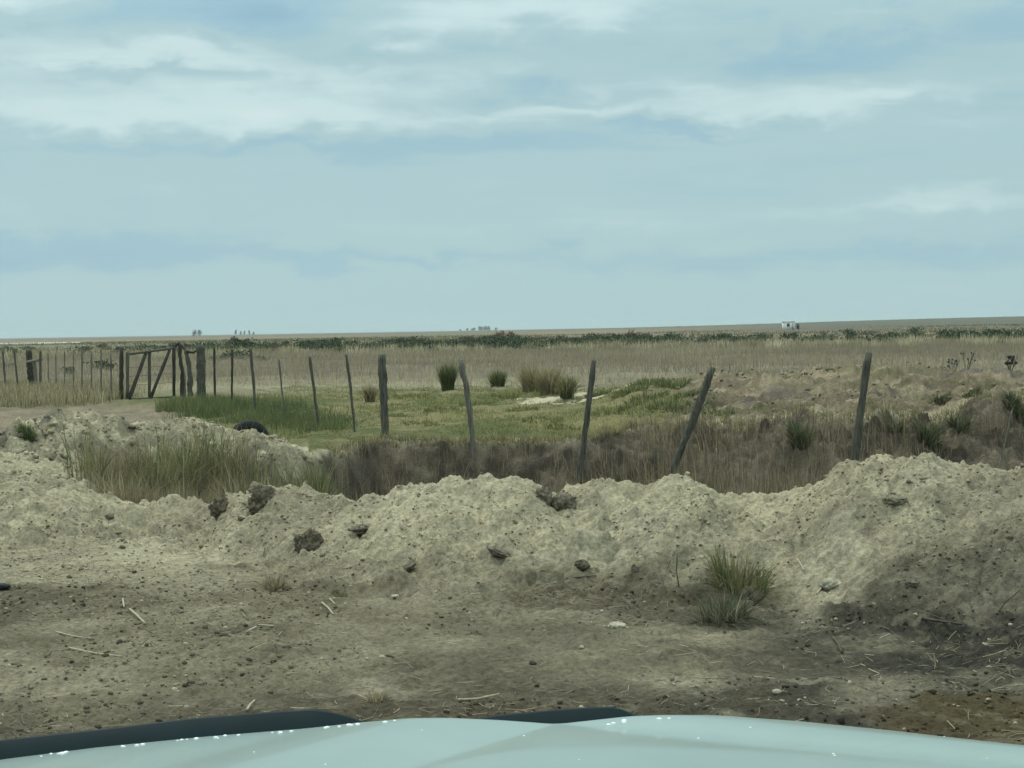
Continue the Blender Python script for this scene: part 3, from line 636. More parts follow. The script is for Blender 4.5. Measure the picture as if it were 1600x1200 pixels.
stick('twig', [(1062, 920), (1057, 893), (1058, 866)], .004, M_stickd, 'bare thin stalk standing at the foot of the bank', 'twig', up=True)
stick('stick', [(1302, 999), (1310, 1012), (1316, 1024)], .008, M_stickd, 'short dark stick among straw on the right ground')
stick('stick', [(1246, 879), (1253, 887), (1256, 894)], .006, M_stick, 'small pale curved stick near the oblong stone')
stick('stick', [(1276, 930), (1284, 922), (1290, 916)], .006, M_stick, 'pale splinter pointing at the oblong stone')
stick('stick', [(885, 905), (905, 906), (932, 902)], .005, M_stickd, 'thin dark twig lying along the foot of the bank')
stick('stick', [(716, 1096), (745, 1092), (780, 1088)], .006, M_stick, 'pale stalk lying just ahead of the car')
stick('stick', [(386, 1112), (392, 1106), (398, 1100)], .006, M_stick, 'small pale stick just ahead of the dark deflector')

# ------------------------------------------------------------------ single tussocks
def tussock(px, py, wpx, hpx, n, cols, wts, label, seed, root=None, d=None, lean=.5, wd=(.004, .008), group=None, spread=.45):
    P = on_ground(px, py) if d is None else np.array([pix(px, py, d)[0], d, 0.]); P[2] = hz(P[0], P[1])
    e_ = empty('grass_tussock', P); tag(e_, label, 'grass', group)
    s = P[1] / F; g = np.random.default_rng(seed); R_ = wpx * s / 2
    a = g.uniform(0, 6.28, n); q = np.sqrt(g.random(n)) * R_ * spread
    x = np.cos(a) * q; y = np.sin(a) * q * .8
    zz_ = height(x + P[0], y + P[1]) - P[2]
    ob = blades('blades', x, y, hpx * s * g.uniform(.55, 1.1, n), g.uniform(*wd, n), pal(n, cols, wts, seed=seed), None, parent=e_, kind=None, lean=lean, seg=3, z=zz_, dirs=a + g.normal(0, .5, n), seed=seed)
    if root:
        me = blob_mesh('root_clod', 3, root[0], root[1], root[2], seed, .35, M_turf); o = bpy.data.objects.new('root_clod', me); C.objects.link(o); o.parent = e_
        o.location = root[3]
        o['label'] = 'dark clod of earth and roots'
    return e_
tussock(1155, 925, 120, 58, 700, [GREEN, OLIVE, TAN, BROWN, GREEN_D], [3, 3, 2, 2, 3], 'uprooted grass tussock with dark root clod at the foot of the bank', 51, root=(.075, .055, .06, (.05, -.09, -.01)), lean=1.05, spread=.7)
tussock(1130, 966, 100, 50, 520, [GREEN_D, GREYT, (.12, .12, .085)], [3, 1.5, 3], 'drooping dark green grass tuft below the uprooted tussock', 52, lean=1.3, spread=.75)
tussock(700, 610, 42, 44, 620, [GREEN_D, GREEN, OLIVE], [4, 3, 2], 'upright dark green tussock behind the crooked thin post', 53, lean=.25, wd=(.014, .026))
tussock(778, 603, 44, 28, 420, [GREEN_D, GREEN, OLIVE], [3, 3, 2], 'low dark green tussock between the crooked post and the straight slanting post', 54, lean=.45, wd=(.014, .026))
tussock(832, 612, 64, 44, 620, [OLIVE, TAN, STRAWC], [3, 3, 1], 'pale olive tussock clump on the turf, first of a row of three', 55, lean=.4, wd=(.012, .024))
tussock(860, 616, 64, 44, 620, [TAN, OLIVE, GREYT], [3, 3, 2], 'tan feathery tussock in the middle of a row of three', 56, lean=.4, wd=(.012, .024))
tussock(886, 622, 46, 36, 460, [GREEN_D, OLIVE, TAN], [3, 3, 1], 'darker green tussock ending the row of three on the turf', 57, lean=.4, wd=(.012, .024))
tussock(42, 682, 44, 26, 360, [GREEN_D, GREEN], [3, 2], 'small green grass tuft on the left shoulder of the mound', 58, lean=.5, wd=(.006, .012))
tussock(578, 628, 30, 30, 300, [TAN, BROWN, OLIVE], [3, 2, 2], 'tan tussock leaning on the thick upright post', 59, lean=.4, wd=(.012, .02))
tussock(1412, 580, 50, 22, 360, [TAN, OLIVE, STRAWC], [3, 2, 2], 'straw tussock behind the brown heap past the tall right post', 60, lean=.6, wd=(.014, .03), d=42)
tussock(1520, 582, 26, 22, 220, [OLIVE, BROWN], [3, 2], 'small brown tussock between two dry thistles', 61, lean=.5, wd=(.014, .03), d=43)
tussock(430, 920, 70, 30, 260, [TAN, GREYT, OLIVE], [3, 3, 1], 'wispy dry grass tuft on trampled flat ground', 62, lean=.8)
tussock(530, 930, 50, 16, 160, [GREEN_D, OLIVE, GREYT], [2, 2, 2], 'short greenish grass patch beside the pale bent sticks', 63, lean=.9)
tussock(555, 1018, 30, 9, 90, [GREEN_D, BROWN], [3, 2], 'tiny dark weed tuft alone on smooth ground', 64, lean=.9)
tussock(590, 1095, 60, 24, 150, [TAN, GREYT, STRAWC], [2, 3, 1], 'dry stubble tuft just ahead of the car', 65, lean=.9)
tussock(745, 990, 60, 10, 140, [GREEN_D, (.08, .09, .06)], [2, 2], 'flat grey green weed patch on the mid ground', 66, lean=1.0)
tussock(1185, 765, 50, 34, 300, [GREEN_D, GREEN, OLIVE], [3, 2, 2], 'dark green weed clump in the ditch behind the dip of the bank', 67, lean=.4, d=13.3, wd=(.008, .014))

for i, (px, py, w, h) in enumerate([(1015, 600, 60, 12), (1050, 606, 50, 16), (985, 612, 50, 12), (1075, 616, 40, 12), (1010, 625, 60, 14), (1040, 634, 60, 14), (985, 636, 40, 10), (1085, 640, 60, 12), (1120, 645, 50, 10), (950, 646, 50, 8), (935, 618, 36, 10), (640, 620, 60, 9), (690, 640, 50, 8), (745, 632, 50, 9), (815, 640, 46, 8), (850, 655, 60, 8), (620, 650, 46, 8), (660, 664, 60, 7), (790, 622, 40, 10), (880, 668, 50, 8)]):
    tussock(px, py, w * 1.25, h, 260, [GREEN_D, GREEN, OLIVE] if i < 11 else [GREEN, OLIVE, (.165, .175, .062)], [3, 3, 1.5], 'low dark green weed patch on the turf beyond the ditch', 300 + i, lean=.9, wd=(.016, .03), group='weed patches on the turf', spread=.9)
for i, (px, py, w, h) in enumerate([(1470, 628, 60, 14), (1520, 620, 60, 14), (1580, 632, 50, 18), (1450, 690, 70, 34), (1500, 676, 60, 30), (1250, 690, 80, 36), (1590, 655, 40, 20), (1400, 672, 60, 22)]):
    tussock(px, py, w, h, 300, [GREEN_D, (.07, .085, .05), BROWN], [3, 2, 2], 'dark scrubby weed clump on the broken far side of the ditch', 320 + i, lean=.8, wd=(.012, .022), group='weed clumps on the ditch side')
# ------------------------------------------------------------------ fence posts
def post(name, top, bot, wtop, wbot, d, mat, seed, parent=None, mids=(), dtop=None, jit=.10, sides=10, ground_it=True):
    """post through photo pixels top..bot standing at distance d; carried on into the soil"""
    B = pix(*bot, d); T = pix(*top, dtop or d)
    pts = [B] + [pix(*m, d) for m in mids] + [T]
    if ground_it:
        v = (pts[0] - pts[1]); v /= np.linalg.norm(v); k = 0
        p = pts[0].copy()
        while p[2] > hz(p[0], p[1]) - .12 and k < 60: p = p + v * .03; k += 1
        pts = [p] + pts[1:]
    P = np.array(pts); g = np.random.default_rng(seed)
    seg = np.concatenate([[0], np.cumsum(np.linalg.norm(np.diff(P, axis=0), axis=1))]); tt = np.linspace(0, seg[-1], 16)
    S = np.stack([np.interp(tt, seg, P[:, k]) for k in range(3)], 1)
    s = d / F; rad = np.interp(tt, [0, seg[-1]], [wbot * s / 2, wtop * s / 2]) * (1 + g.normal(0, .05, 16))
    S[1:-1, 0] += g.normal(0, .06, 14) * rad[1:-1]
    rad[-1] *= .86
    origin = S[0].copy()
    o = tube(name, S - (origin if parent is None else 0), rad, mat, sides, parent, jit, seed)
    if parent is None: o.location = origin
    return o
G5 = 'loose fence posts along the ditch'
p_ = post('fence_post', (720, 562), (739, 694), 10, 7, 21.3, M_wood2, 72, mids=[(733, 640), (728, 600), (722, 580)], jit=.16); tag(p_, 'thin crooked grey fence post bending to one side', 'post', G5)
p_ = post('fence_post', (928, 563), (909, 718), 9.5, 9, 20.6, M_wood, 73); tag(p_, 'straight slightly slanting dark fence post with its foot down the ditch side', 'post', G5)
p_ = post('fence_post', (1114, 574), (1053, 728), 12, 11, 20.8, M_wood, 74, mids=[(1076, 672)]); tag(p_, 'strongly leaning dark fence post about to fall into the ditch', 'post', G5)
p_ = post('fence_post', (1358, 551), (1336, 716), 12.5, 12, 19.6, M_wood, 75, mids=[(1346, 630)]); tag(p_, 'tall slanting square fence post rising behind the bank by the brown heap', 'post', G5)
p_ = post('fence_stake', (1582, 640), (1562, 728), 2.4, 2.2, 18.5, M_wood2, 76); tag(p_, 'very thin bare stake leaning in the ditch at the bank end', 'stake')

def fence_at(px, A, B):
    """point on the fence line A-B (x,y) seen in photo column px (near the horizon)"""
    u = (px - 800) / F; s = (u * A[1] - A[0]) / ((B[0] - A[0]) - u * (B[1] - A[1]))
    return A[1] + (B[1] - A[1]) * s
FA = pix(313, 632, 35.0)[:2]; FB = pix(600, 690, 21.9)[:2]
fence = empty('wire_fence', (0, 0, 0)); tag(fence, 'wire fence of thin stakes between two stout posts, running to the gate', 'fence')
post('post', (597, 554), (602, 690), 13, 12.5, 21.9, M_wood, 71, fence)['label'] = 'thick upright end post of grey wood'
post('post', (313, 539), (315, 633), 14, 14, 35.0, M_wood, 70, fence, jit=.13)['label'] = 'stout round post beside the gate'
stk = [((335, 543), (337, 636), 4.0), ((363, 546), (362, 638), 3.6), ((391, 544), (399, 645), 4.8), ((436, 562), (446, 652), 3.2), ((484, 557), (498, 668), 4.6), ((541, 554), (554, 670), 4.4)]
tops = []
for i, (t, b, w) in enumerate(stk):
    d = fence_at((t[0] + b[0]) / 2, FA, FB); mid = ((t[0] + b[0]) / 2 - 1.0 + (i % 3), (t[1] + b[1]) / 2)
    post('stake', t, b, w * 1.05, w * .85, d, [M_wood_dark, M_wood_dark, M_wood, M_wood2, M_wood, M_wood][i], 80 + i, fence, mids=[mid], sides=7)
def wire_pts(a, b, sag=.02):
    a, b = np.array(a), np.array(b); t = np.linspace(0, 1, 12)[:, None]; p = a + (b - a) * t; p[:, 2] -= sag * 4 * (t * (1 - t))[:, 0]; return p
za, zb = hz(*FA), hz(*FB)
for hgt in (.25, .47, .69, .91, 1.10):
    tube('wire', wire_pts((FA[0], FA[1] - .02, za + hgt), (FB[0], FB[1] - .02, zb + hgt)), [.0016] * 12, M_wire, 4, fence)

# fence left of the gate
LA = pix(-120, 600, 52)[:2]; LB = pix(46, 607, 48)[:2]; LC = pix(188, 622, 37)[:2]
fl = empty('wire_fence', (0, 0, 0)); tag(fl, 'old wire fence of thin pale stakes running from the gate to a corner brace', 'fence')
post('post', (45, 547), (50, 607), 9, 10, 48, M_wood_dark, 90, fl, jit=.2)['label'] = 'gnarled dark corner post'
post('post', (54, 564), (57, 608), 5, 6, 47.6, M_wood2, 91, fl)['label'] = 'short pale brace post'
post('post', (63, 548), (63, 608), 3.5, 5, 47, M_wood, 92, fl)
tube('rail', [pix(42, 566, 48), pix(52, 564, 47.5), pix(65, 562, 47)], [.05, .045, .045], M_wood2, 7, fl, .1, 3)
for i, (t, b, w) in enumerate([((4, 547), (9, 606), 3.2), ((22, 546), (28, 605), 3.2), ((-40, 548), (-36, 606), 3.2), ((-85, 548), (-80, 606), 3.2)]):
    post('stake', t, b, w, w, fence_at(t[0], LA, LB), M_wood, 93 + i, fl, sides=6)
for i, (t, b, w) in enumerate([((75, 551), (76, 606), 2), ((87, 552), (88, 608), 2), ((101, 549), (101, 610), 2.2), ((115, 551), (115, 612), 2.2), ((128, 545), (128, 620), 2.8), ((143, 549), (143, 616), 2.6), ((158, 549), (158, 618), 2.8), ((173, 551), (174, 620), 2.8)]):
    post('stake', t, b, w, w, fence_at(t[0], LB, LC), M_wood2, 100 + i, fl, sides=6)
zc_ = hz(*LC); zb_ = hz(*LB); za_ = hz(*LA)
for hgt in (.3, .55, .8, 1.05):
    tube('wire', wire_pts((LB[0], LB[1], zb_ + hgt), (LC[0], LC[1], zc_ + hgt)), [.0018] * 12, M_wire, 4, fl)
    tube('wire', wire_pts((LA[0], LA[1], za_ + hgt), (LB[0], LB[1], zb_ + hgt)), [.0018] * 12, M_wire, 4, fl)

# gate and its posts
p_ = post('gate_post', (189.5, 545), (189.5, 624), 6.5, 6.5, 36.9, M_wood_dark, 110); tag(p_, 'straight dark gate post on the hinge side of the braced gate', 'post')
gt = empty('field_gate', (0, 0, 0)); tag(gt, 'old wooden field gate with two diagonal braces and wires', 'gate')
D0, D1 = 36.6, 38.2
def gp(px, py): return pix(px, py, D0 + (D1 - D0) * (px - 198) / (272 - 198))
def bar(name, a, b, w, mat, seed, off=0.):
    A_, B_ = gp(*a), gp(*b); A_[1] -= off; B_[1] -= off
    return tube(name, [A_ + (B_ - A_) * t for t in np.linspace(0, 1, 6)], [w * 37 / F / 2 * k for k in (1, 1.04, .97, 1.03, .98, .92)], mat, 7, gt, .10, seed)
bar('stile', (199, 550), (199, 627), 5.5, M_wood, 1); bar('stile', (271.5, 538), (272, 626), 5.5, M_wood_dark, 2)
bar('upright', (233, 546), (233, 627), 5, M_wood, 3, -.03)
bar('brace', (202, 624), (230, 549), 6, M_wood_dark, 4, .05); bar('brace', (236, 622), (266, 546), 5.5, M_wood_dark, 5, .05)
bar('top_rail', (198, 554), (272, 544), 3.8, M_wood, 6, .02)
bar('bottom_rail', (198, 624), (272, 620), 3.2, M_wood, 7, .02)
for k, (y0, y1) in enumerate([(574, 571), (588, 583), (602, 597)]):
    a, b = gp(199, y0), gp(271, y1); tube('wire', wire_pts(a, b, .01), [.006] * 12, M_wire, 5, gt)
p_ = post('gate_post', (281, 536), (285, 624), 5, 6.5, 37.6, M_wood_dark, 112, mids=[(284.5, 580), (281, 553)], jit=.18); tag(p_, 'thin dark gnarled post at the latch side of the gate', 'post')
p_ = post('gate_post', (290, 546), (297, 622), 6, 9, 37.2, M_wood, 113, mids=[(297, 590), (294, 562)], jit=.18); tag(p_, 'curved thick trunk post between the gnarled post and the stout post', 'post')
p_ = post('gate_post', (276, 540), (289, 624), 3.5, 4.5, 37.9, M_wood2, 114, mids=[(288, 585), (280, 552)], jit=.15); tag(p_, 'pale slim post wedged behind the gnarled latch post', 'post')
br = tube('dead_branch', [pix(274, 541, 37.4), pix(280, 535, 37.4), pix(284, 541, 37.3), pix(293, 549, 37.2), pix(303, 551, 36.6), pix(310, 545, 35.35)], [.03, .045, .04, .04, .03, .02], M_wood_dark, 6, None, .2, 5)
tag(br, 'crooked dead branch lying across the tops of the latch posts', 'branch')

# ------------------------------------------------------------------ half-buried tyre behind the left mound
def tyre():
    P = pix(388, 668, 19.2); P[2] = hz(P[0], P[1])
    e_ = empty('tyre', P); tag(e_, 'black worn tyre half buried behind the left earth mound', 'tyre')
    R0, r_ = .19, .07; V = []; nu, nv = 40, 12
    for i in range(nu):
        a = 2 * math.pi * i / nu
        for j in range(nv):
            b = 2 * math.pi * j / nv; rr = R0 + r_ * math.cos(b) * (1.0 if i % 2 else .97); V.append((math.cos(a) * rr, math.sin(b) * r_ * 1.1, math.sin(a) * rr))
    Qs = [(i * nv + j, ((i + 1) % nu) * nv + j, ((i + 1) % nu) * nv + (j + 1) % nv, i * nv + (j + 1) % nv) for i in range(nu) for j in range(nv)]
    o = mesh_obj('casing', V, Qs, M_rubber, parent=e_, smooth=True)
    target = pix(388, 655, 19.2)[2]
    e_.location.z = target - (R0 + r_); e_.rotation_euler = (.25, .1, .35)
    return e_
tyre()

# ------------------------------------------------------------------ dry thistles
def thistle(px, py, d, h, seed, label, mat=M_wood, spread=.45, stems=7, group=None, head=.03, rad=.008, name='dry_thistle'):
    P = pix(px, py, d); P[2] = hz(P[0], P[1]); e_ = empty(name, P); tag(e_, label, 'weed', group); g = np.random.default_rng(seed)
    for k in range(stems):
        a = g.uniform(0, 6.28); sp = g.uniform(.2, 1) * spread * h; hh = h * g.uniform(.6, 1.0)
        x1, y1 = math.cos(a) * sp, math.sin(a) * sp
        pts = [(0, 0, -.05), (x1 * .25, y1 * .25, hh * .35), (x1 * .6, y1 * .6, hh * .7), (x1, y1, hh)]
        s_ = tube('stem', pts, [rad * 1.3, rad * 1.1, rad, rad * .8], mat, 5, e_, .1, seed + k)
        for q in range(2):
            b0 = np.array(pts[2]); b1 = b0 + np.array([g.normal(0, .10) * h, g.normal(0, .10) * h, hh * .26])
            tube('twig', [b0, (b0 + b1) / 2 + np.array([.01, 0, 0]), b1], [rad * .8, rad * .7, rad * .6], mat, 4, s_)
            me = blob_mesh('seed_head', 1, head, head, head * 1.2, seed + k * 3 + q, .2, mat); o = bpy.data.objects.new('seed_head', me); C.objects.link(o); o.parent = s_; o.location = b1
    return e_
thistle(1490, 578, 43.5, .62, 121, 'branching grey dry thistle left of a brown tussock behind the heap', stems=6, spread=.6)
thistle(1510, 577, 44.5, .80, 122, 'tall forked dry thistle standing closest to the brown tussock', stems=5, spread=.4)
thistle(1578, 580, 43, .66, 123, 'dense dark headed dry thistle with bushy green base', M_wood_dark, stems=9, spread=.45, head=.045)
tussock(1578, 580, 46, 16, 260, [GREEN_D, OLIVE], [3, 2], 'bushy green leaf clump around the foot of the dense thistle', 124, lean=.7, d=42.8, wd=(.015, .03))

# ------------------------------------------------------------------ shrubs, far weeds
def leaf_cloud(name, n, rx, ry, rz, size, cols, seed, lobes=5, base=.0):
    g = np.random.default_rng(seed)
    c = np.stack([g.uniform(-.6, .6, lobes) * rx, g.uniform(-.6, .6, lobes) * ry, g.uniform(.25, .75, lobes) * rz], 1); rl = g.uniform(.35, .6, lobes)
    k = g.integers(0, lobes, n); v = g.normal(0, 1, (n, 3)); v /= np.linalg.norm(v, axis=1)[:, None]; q = g.random(n) ** .45
    P = c[k] + v * (q * rl[k])[:, None] * np.array([rx, ry, rz * .8]); P[:, 2] = np.maximum(P[:, 2], base)
    a = g.normal(0, 1, (n, 3)); a /= np.linalg.norm(a, axis=1)[:, None]; b = np.cross(a, g.normal(0, 1, (n, 3))); b /= np.linalg.norm(b, axis=1)[:, None]
    s = size * g.uniform(.6, 1.3, (n, 1)); V = np.stack([P - a * s, P + b * s * .6, P + a * s, P - b * s * .6], 1).reshape(-1, 3)
    col = np.array(cols)[g.integers(0, len(cols), n)] * g.uniform(.7, 1.3, (n, 1))
    o = mesh_obj(name, V, np.arange(4 * n).reshape(-1, 4), M_leaf, np.repeat(col, 4, 0)); return o
DK = [(.040, .064, .036), (.056, .080, .044), (.075, .095, .05)]
protos = [leaf_cloud('low_shrub', 260, rx, ry, rz, .10, DK if i < 4 else [(.11, .115, .065), (.16, .145, .085)], 130 + i) for i, (rx, ry, rz) in enumerate([(1.5, 1.2, .85), (1.1, 1.0, .7), (2.0, 1.3, .75), (1.3, 1.1, 1.0), (1.0, .9, .6)])]
used = [False] * 5
def shrub(x, y, s, k, label, group, rz=1.0):
    o = protos[k] if not used[k] else protos[k].copy()
    if used[k]: C.objects.link(o)
    used[k] = True
    o.location = (x, y, hz(x, y) - .08); o.scale = (s, s, s * rz); o.rotation_euler = (0, 0, rnd.uniform(0, 6.28))
    return tag(o, label, 'shrub', group)
GB = 'shrubs of the dark belt across the plain'
def belt_dens(px): return np.interp(px, [-60, 130, 180, 330, 480, 620, 760, 1000, 1150, 1600, 1700], [.15, .2, .4, .5, .6, 1, 1.2, 1.2, .8, .9, 1.0])
cnt = 0
while cnt < 285:
    px = rnd.uniform(-60, 1680) if cnt < 235 else rnd.uniform(470, 1050)
    if rnd.random() > belt_dens(px) / 1.2: continue
    d = rnd.uniform(118, 185) if rnd.random() < .85 else rnd.uniform(108, 230)
    P = pix(px, 530, d); pale = rnd.random() < .18
    shrub(P[0], d, rnd.uniform(.75, 1.4), 4 if pale else rnd.randrange(4), 'pale low shrub in the belt across the plain' if pale else 'dark green low shrub in the belt across the plain', GB, rnd.uniform(.6, 1.05)); cnt += 1
for px, py, d, s in [(112, 552, 66, .55), (165, 560, 70, .75), (150, 556, 75, .5), (355, 552, 92, .7), (378, 553, 95, .9), (395, 556, 88, .6), (332, 553, 90, .6), (10, 560, 80, .5)]:
    P = pix(px, py, d); shrub(P[0], d, s, rnd.randrange(4), 'dark shrub standing in the dry grass behind the gate fence', 'shrubs behind the gate fence', .8)
REDW = mat_noise('reddish_weed', (.13, .058, .042), (.20, .10, .075), 20.); BRW = mat_noise('brown_weed', (.075, .058, .045), (.14, .11, .085), 20.)
GW = 'dry weeds sticking up out of the shrub belt'
for i, (px, d, h) in enumerate([(430, 118, 1.25), (495, 120, 1.0), (548, 135, .9), (646, 140, 1.35), (660, 142, 1.3), (726, 140, 1.2), (738, 138, 1.25), (1080, 150, 1.1), (1130, 150, 1.0), (1205, 160, .9), (1288, 160, 1.1)]):
    thistle(px, 535, d, h, 140 + i, 'tall bare brown weed sticking up out of the shrub belt', BRW, .35, 4, GW, .04, .022, 'dry_weed')
for i, (px, d, h) in enumerate([(776, 190, 1.35), (786, 188, 1.5), (797, 192, 1.5)]):
    thistle(px, 520, d, h, 160 + i, 'reddish dry weed stalk behind the middle of the shrub belt', REDW, .5, 7, 'reddish weeds behind the belt', .08, .03, 'dry_weed')
o = leaf_cloud('dead_bush', 240, .9, .8, 1.5, .10, [(.14, .085, .055), (.10, .065, .045)], 171); P = pix(985, 527, 160); o.location = (P[0], 160, hz(P[0], 160) - .1); tag(o, 'rusty brown dead bush rising from the shrub belt', 'bush')
o = leaf_cloud('dark_bush', 300, 1.0, .9, .9, .12, [(.030, .026, .024), (.045, .034, .03)], 172); P = pix(365, 534, 190); o.location = (P[0], 190, hz(P[0], 190) - .1); o.scale = (1.0, 1, 1.5); tag(o, 'dark brown rounded bush standing alone on the plain', 'bush')

# ------------------------------------------------------------------ far things
sf = np.array([pix(-700, 539, 350), pix(132, 539, 365), pix(120, 537, 480), pix(-900, 537, 520)]); sf[:, 2] = height(sf[:, 0], sf[:, 1]) + .35
M_salt = mat_noise('salt_crust', (.55, .55, .50), (.75, .74, .68), .02, .9)
E = np.array([]); n_ = 24
VV = []
for i in range(n_ + 1):
    t = i / n_; a = sf[0] + (sf[1] - sf[0]) * t; b = sf[3] + (sf[2] - sf[3]) * t
    for q in range(5):
        p = a + (b - a) * q / 4; p[1] += (8 * math.sin(i * 1.7) + 6 * math.sin(i * .6)) * (1 if q in (0, 4) else 0); p[2] = hz(p[0], p[1]) + .05; VV.append(p)
salt = mesh_obj('salt_flat', VV, [(i * 5 + q, (i + 1) * 5 + q, (i + 1) * 5 + q + 1, i * 5 + q + 1) for i in range(n_) for q in range(4)], M_salt)
tag(salt, 'bright white salt flat gleaming far behind the left fence', kind='structure')

def box(name, x0, x1, y0, y1, z0, z1, mat, parent):
    V = [(x, y, z) for x in (x0, x1) for y in (y0, y1) for z in (z0, z1)]
    return mesh_obj(name, V, [(0, 1, 3, 2), (4, 6, 7, 5), (0, 4, 5, 1), (2, 3, 7, 6), (0, 2, 6, 4), (1, 5, 7, 3)], mat, parent=parent)
M_white = mat_noise('white_wall', (.70, .71, .68), (.82, .82, .78), 2., .8); M_dark = mat_noise('dark_glass', (.03, .035, .04), (.06, .06, .06), 5., .4); M_tin = mat_noise('tin_roof', (.30, .33, .34), (.45, .48, .48), 3., .5)
P = pix(1234, 513, 400); P[2] = hz(P[0], 400)
hut = empty('hut', P); tag(hut, 'small white hut standing far off on the plain', 'hut')
zt = pix(1234, 502.5, 400)[2] - P[2]; zt = max(zt, 1.7)
box('wall', -1.6, 1.3, 0, 2.2, -.3, zt - .12, M_white, hut)
o = mesh_obj('roof', [(-1.75, -.15, zt - .14), (1.45, -.15, zt - .14), (1.45, 2.35, zt - .14), (-1.75, 2.35, zt - .14), (-1.75, 1.1, zt + .2), (1.45, 1.1, zt + .2)], [(0, 1, 5, 4), (2, 3, 4, 5), (0, 3, 2, 1)], M_tin, parent=hut, tri=[(0, 4, 3), (1, 2, 5)])
wdw = box('window', -.75, .0, -.05, .04, zt * .35, zt * .78, M_dark, hut); box('sill', -.8, .05, -.10, -.052, zt * .30, zt * .35, M_white, wdw)
box('door', .55, 1.05, -.04, .04, -.1, zt * .75, M_tin, hut)
o = leaf_cloud('bush', 200, .8, .7, 1.5, .14, [(.03, .035, .03), (.05, .05, .04)], 173); P2 = pix(1247.5, 513, 398); o.location = (P2[0], 398, hz(P2[0], 398) - .1); tag(o, 'dark bush growing close against the white hut', 'bush')

M_bark = mat_noise('bark', (.05, .045, .04), (.10, .09, .075), 3.)
def far_tree(px, d, h, w, seed, label, group=None, cols=((.030, .042, .030), (.045, .058, .038))):
    P = pix(px, 515, d); P[2] = hz(P[0], d); e_ = empty('tree', P); tag(e_, label, 'tree', group); g = np.random.default_rng(seed)
    tr = tube('trunk', [(0, 0, -.3), (.1, 0, h * .3), (0, .1, h * .6), (.1, 0, h * .85)], [h * .03, h * .024, h * .016, h * .006], M_bark, 6, e_)
    for k in range(4):
        a = g.uniform(0, 6.28); tube('limb', [(0.05, 0, h * (.3 + .1 * k)), (math.cos(a) * w * .2, math.sin(a) * w * .2, h * (.42 + .1 * k)), (math.cos(a) * w * .38, math.sin(a) * w * .38, h * (.5 + .1 * k))], [h * .012, h * .009, h * .005], M_bark, 5, tr)
    c_ = leaf_cloud('crown', 500, w * .55, w * .55, h * .95, h * .04 + .1, cols, seed, 12); c_.parent = e_; c_.location = (0, 0, h * .02)
    return e_
far_tree(304, 1800, 8.0, 6.5, 180, 'dense dark tree forming the left half of the lone clump on the horizon')
far_tree(311, 1810, 8.0, 6.5, 181, 'dense dark tree forming the right half of the lone clump on the horizon')
for i, (px, h) in enumerate([(368, 9), (376, 6.5), (382, 7), (389, 7.5), (396, 5.5)]):
    far_tree(px, 2300, h, 3.2, 183 + i, 'slender poplar in the short row beside the dark bush', 'poplars in the short row')
for i, (px, h) in enumerate([(719, 3.5), (730, 5), (738, 4.5), (741, 5.5), (749, 7.5), (753, 7), (757, 7.5), (760.5, 7), (764, 8), (775, 5)]):
    far_tree(px, 2400, h, 4.2, 190 + i, 'slender tree in the long row on the middle of the horizon', 'trees in the long row')

# ------------------------------------------------------------------ the car bonnet in front of the camera
M_paint = mat_noise('silver_paint', (.24, .315, .295), (.29, .37, .35), 2.5, .30, 0, .5, metal=.35)
M_paint.node_tree.nodes['Principled BSDF'].inputs['Coat Weight'].default_value = .35; M_paint.node_tree.nodes['Principled BSDF'].inputs['Coat Roughness'].default_value = .12
M_plast = mat_noise('smoked_plastic', (.006, .016, .020), (.009, .021, .026), 8., .6, 0, .12)
M_chrome = mat_noise('bright_trim', (.55, .56, .57), (.65, .66, .67), 8., .2, 0, .5, metal=1.)
M_lens = mat_noise('lamp_lens', (.55, .60, .62), (.7, .74, .75), 8., .1, 0, .5)
car = empty('car', (0.06, 1.2, 0)); tag(car, 'pale silver car with wet beads on its bonnet and a dark bonnet deflector', 'car')
ox, oy = .06, 1.2
SIL = np.array([pix(px, py, 2.0) for px, py in [(-500, 1300), (-300, 1245), (0, 1187), (150, 1168), (320, 1151), (480, 1138), (560, 1129), (640, 1122), (700, 1121.5), (780, 1125), (870, 1131.5), (930, 1125), (985, 1119), (1040, 1117), (1120, 1117.5), (1250, 1127), (1400, 1142), (1500, 1155), (1600, 1172), (1900, 1235), (2050, 1280)]])
xv = pix(870, 1131, 2.0)[0]
def hood_z(x, d):
    k = np.maximum(2.0 - d, 0)
    xm = .06 + (x - .06) * (1 - .06 * k)
    wr, wl = np.minimum(1.45 * k, .62), np.minimum(.6 * k, .5)
    off = np.where(xm > xv, np.maximum(xm - xv - wr, 0), -np.maximum(xv - xm - wl, 0))
    blend = np.clip(k * 2.0, 0, 1)
    xq = np.where(xm > xv, xv + np.maximum(xm - xv - wr, 0) * (1 / np.maximum(1 - wr * .7, .35)), xv - np.maximum(xv - xm - wl, 0) * (1 / np.maximum(1 - wl * .7, .35)))
    # softened fold lines
    z = sum(np.interp(xq + o_, SIL[:, 0], SIL[:, 2]) for o_ in (-.012, -.006, 0, .006, .012)) / 5
    plate = np.where(xm > xv, np.clip((xm - xv) / np.maximum(wr, 1e-3), 0, 1), np.clip((xv - xm) / np.maximum(wl, 1e-3), 0, 1))
    z = z + .012 * np.clip(k * 4, 0, 1) * np.sin(np.pi * np.clip(.5 + .5 * np.where(xm > xv, plate, -plate), 0, 1))
    z = z + .098 * k - .02 * k * k
    over = np.maximum(d - 2.0, 0)
    return z - .2 * over - 5.5 * over * over
HX = np.linspace(-.72, .84, 160); HD = np.concatenate([np.linspace(.72, 1.95, 60), np.linspace(1.955, 2.11, 18)])
A, B = np.meshgrid(HX, HD); Zh = hood_z(A.ravel(), B.ravel())
ids = np.arange(A.size).reshape(A.shape)
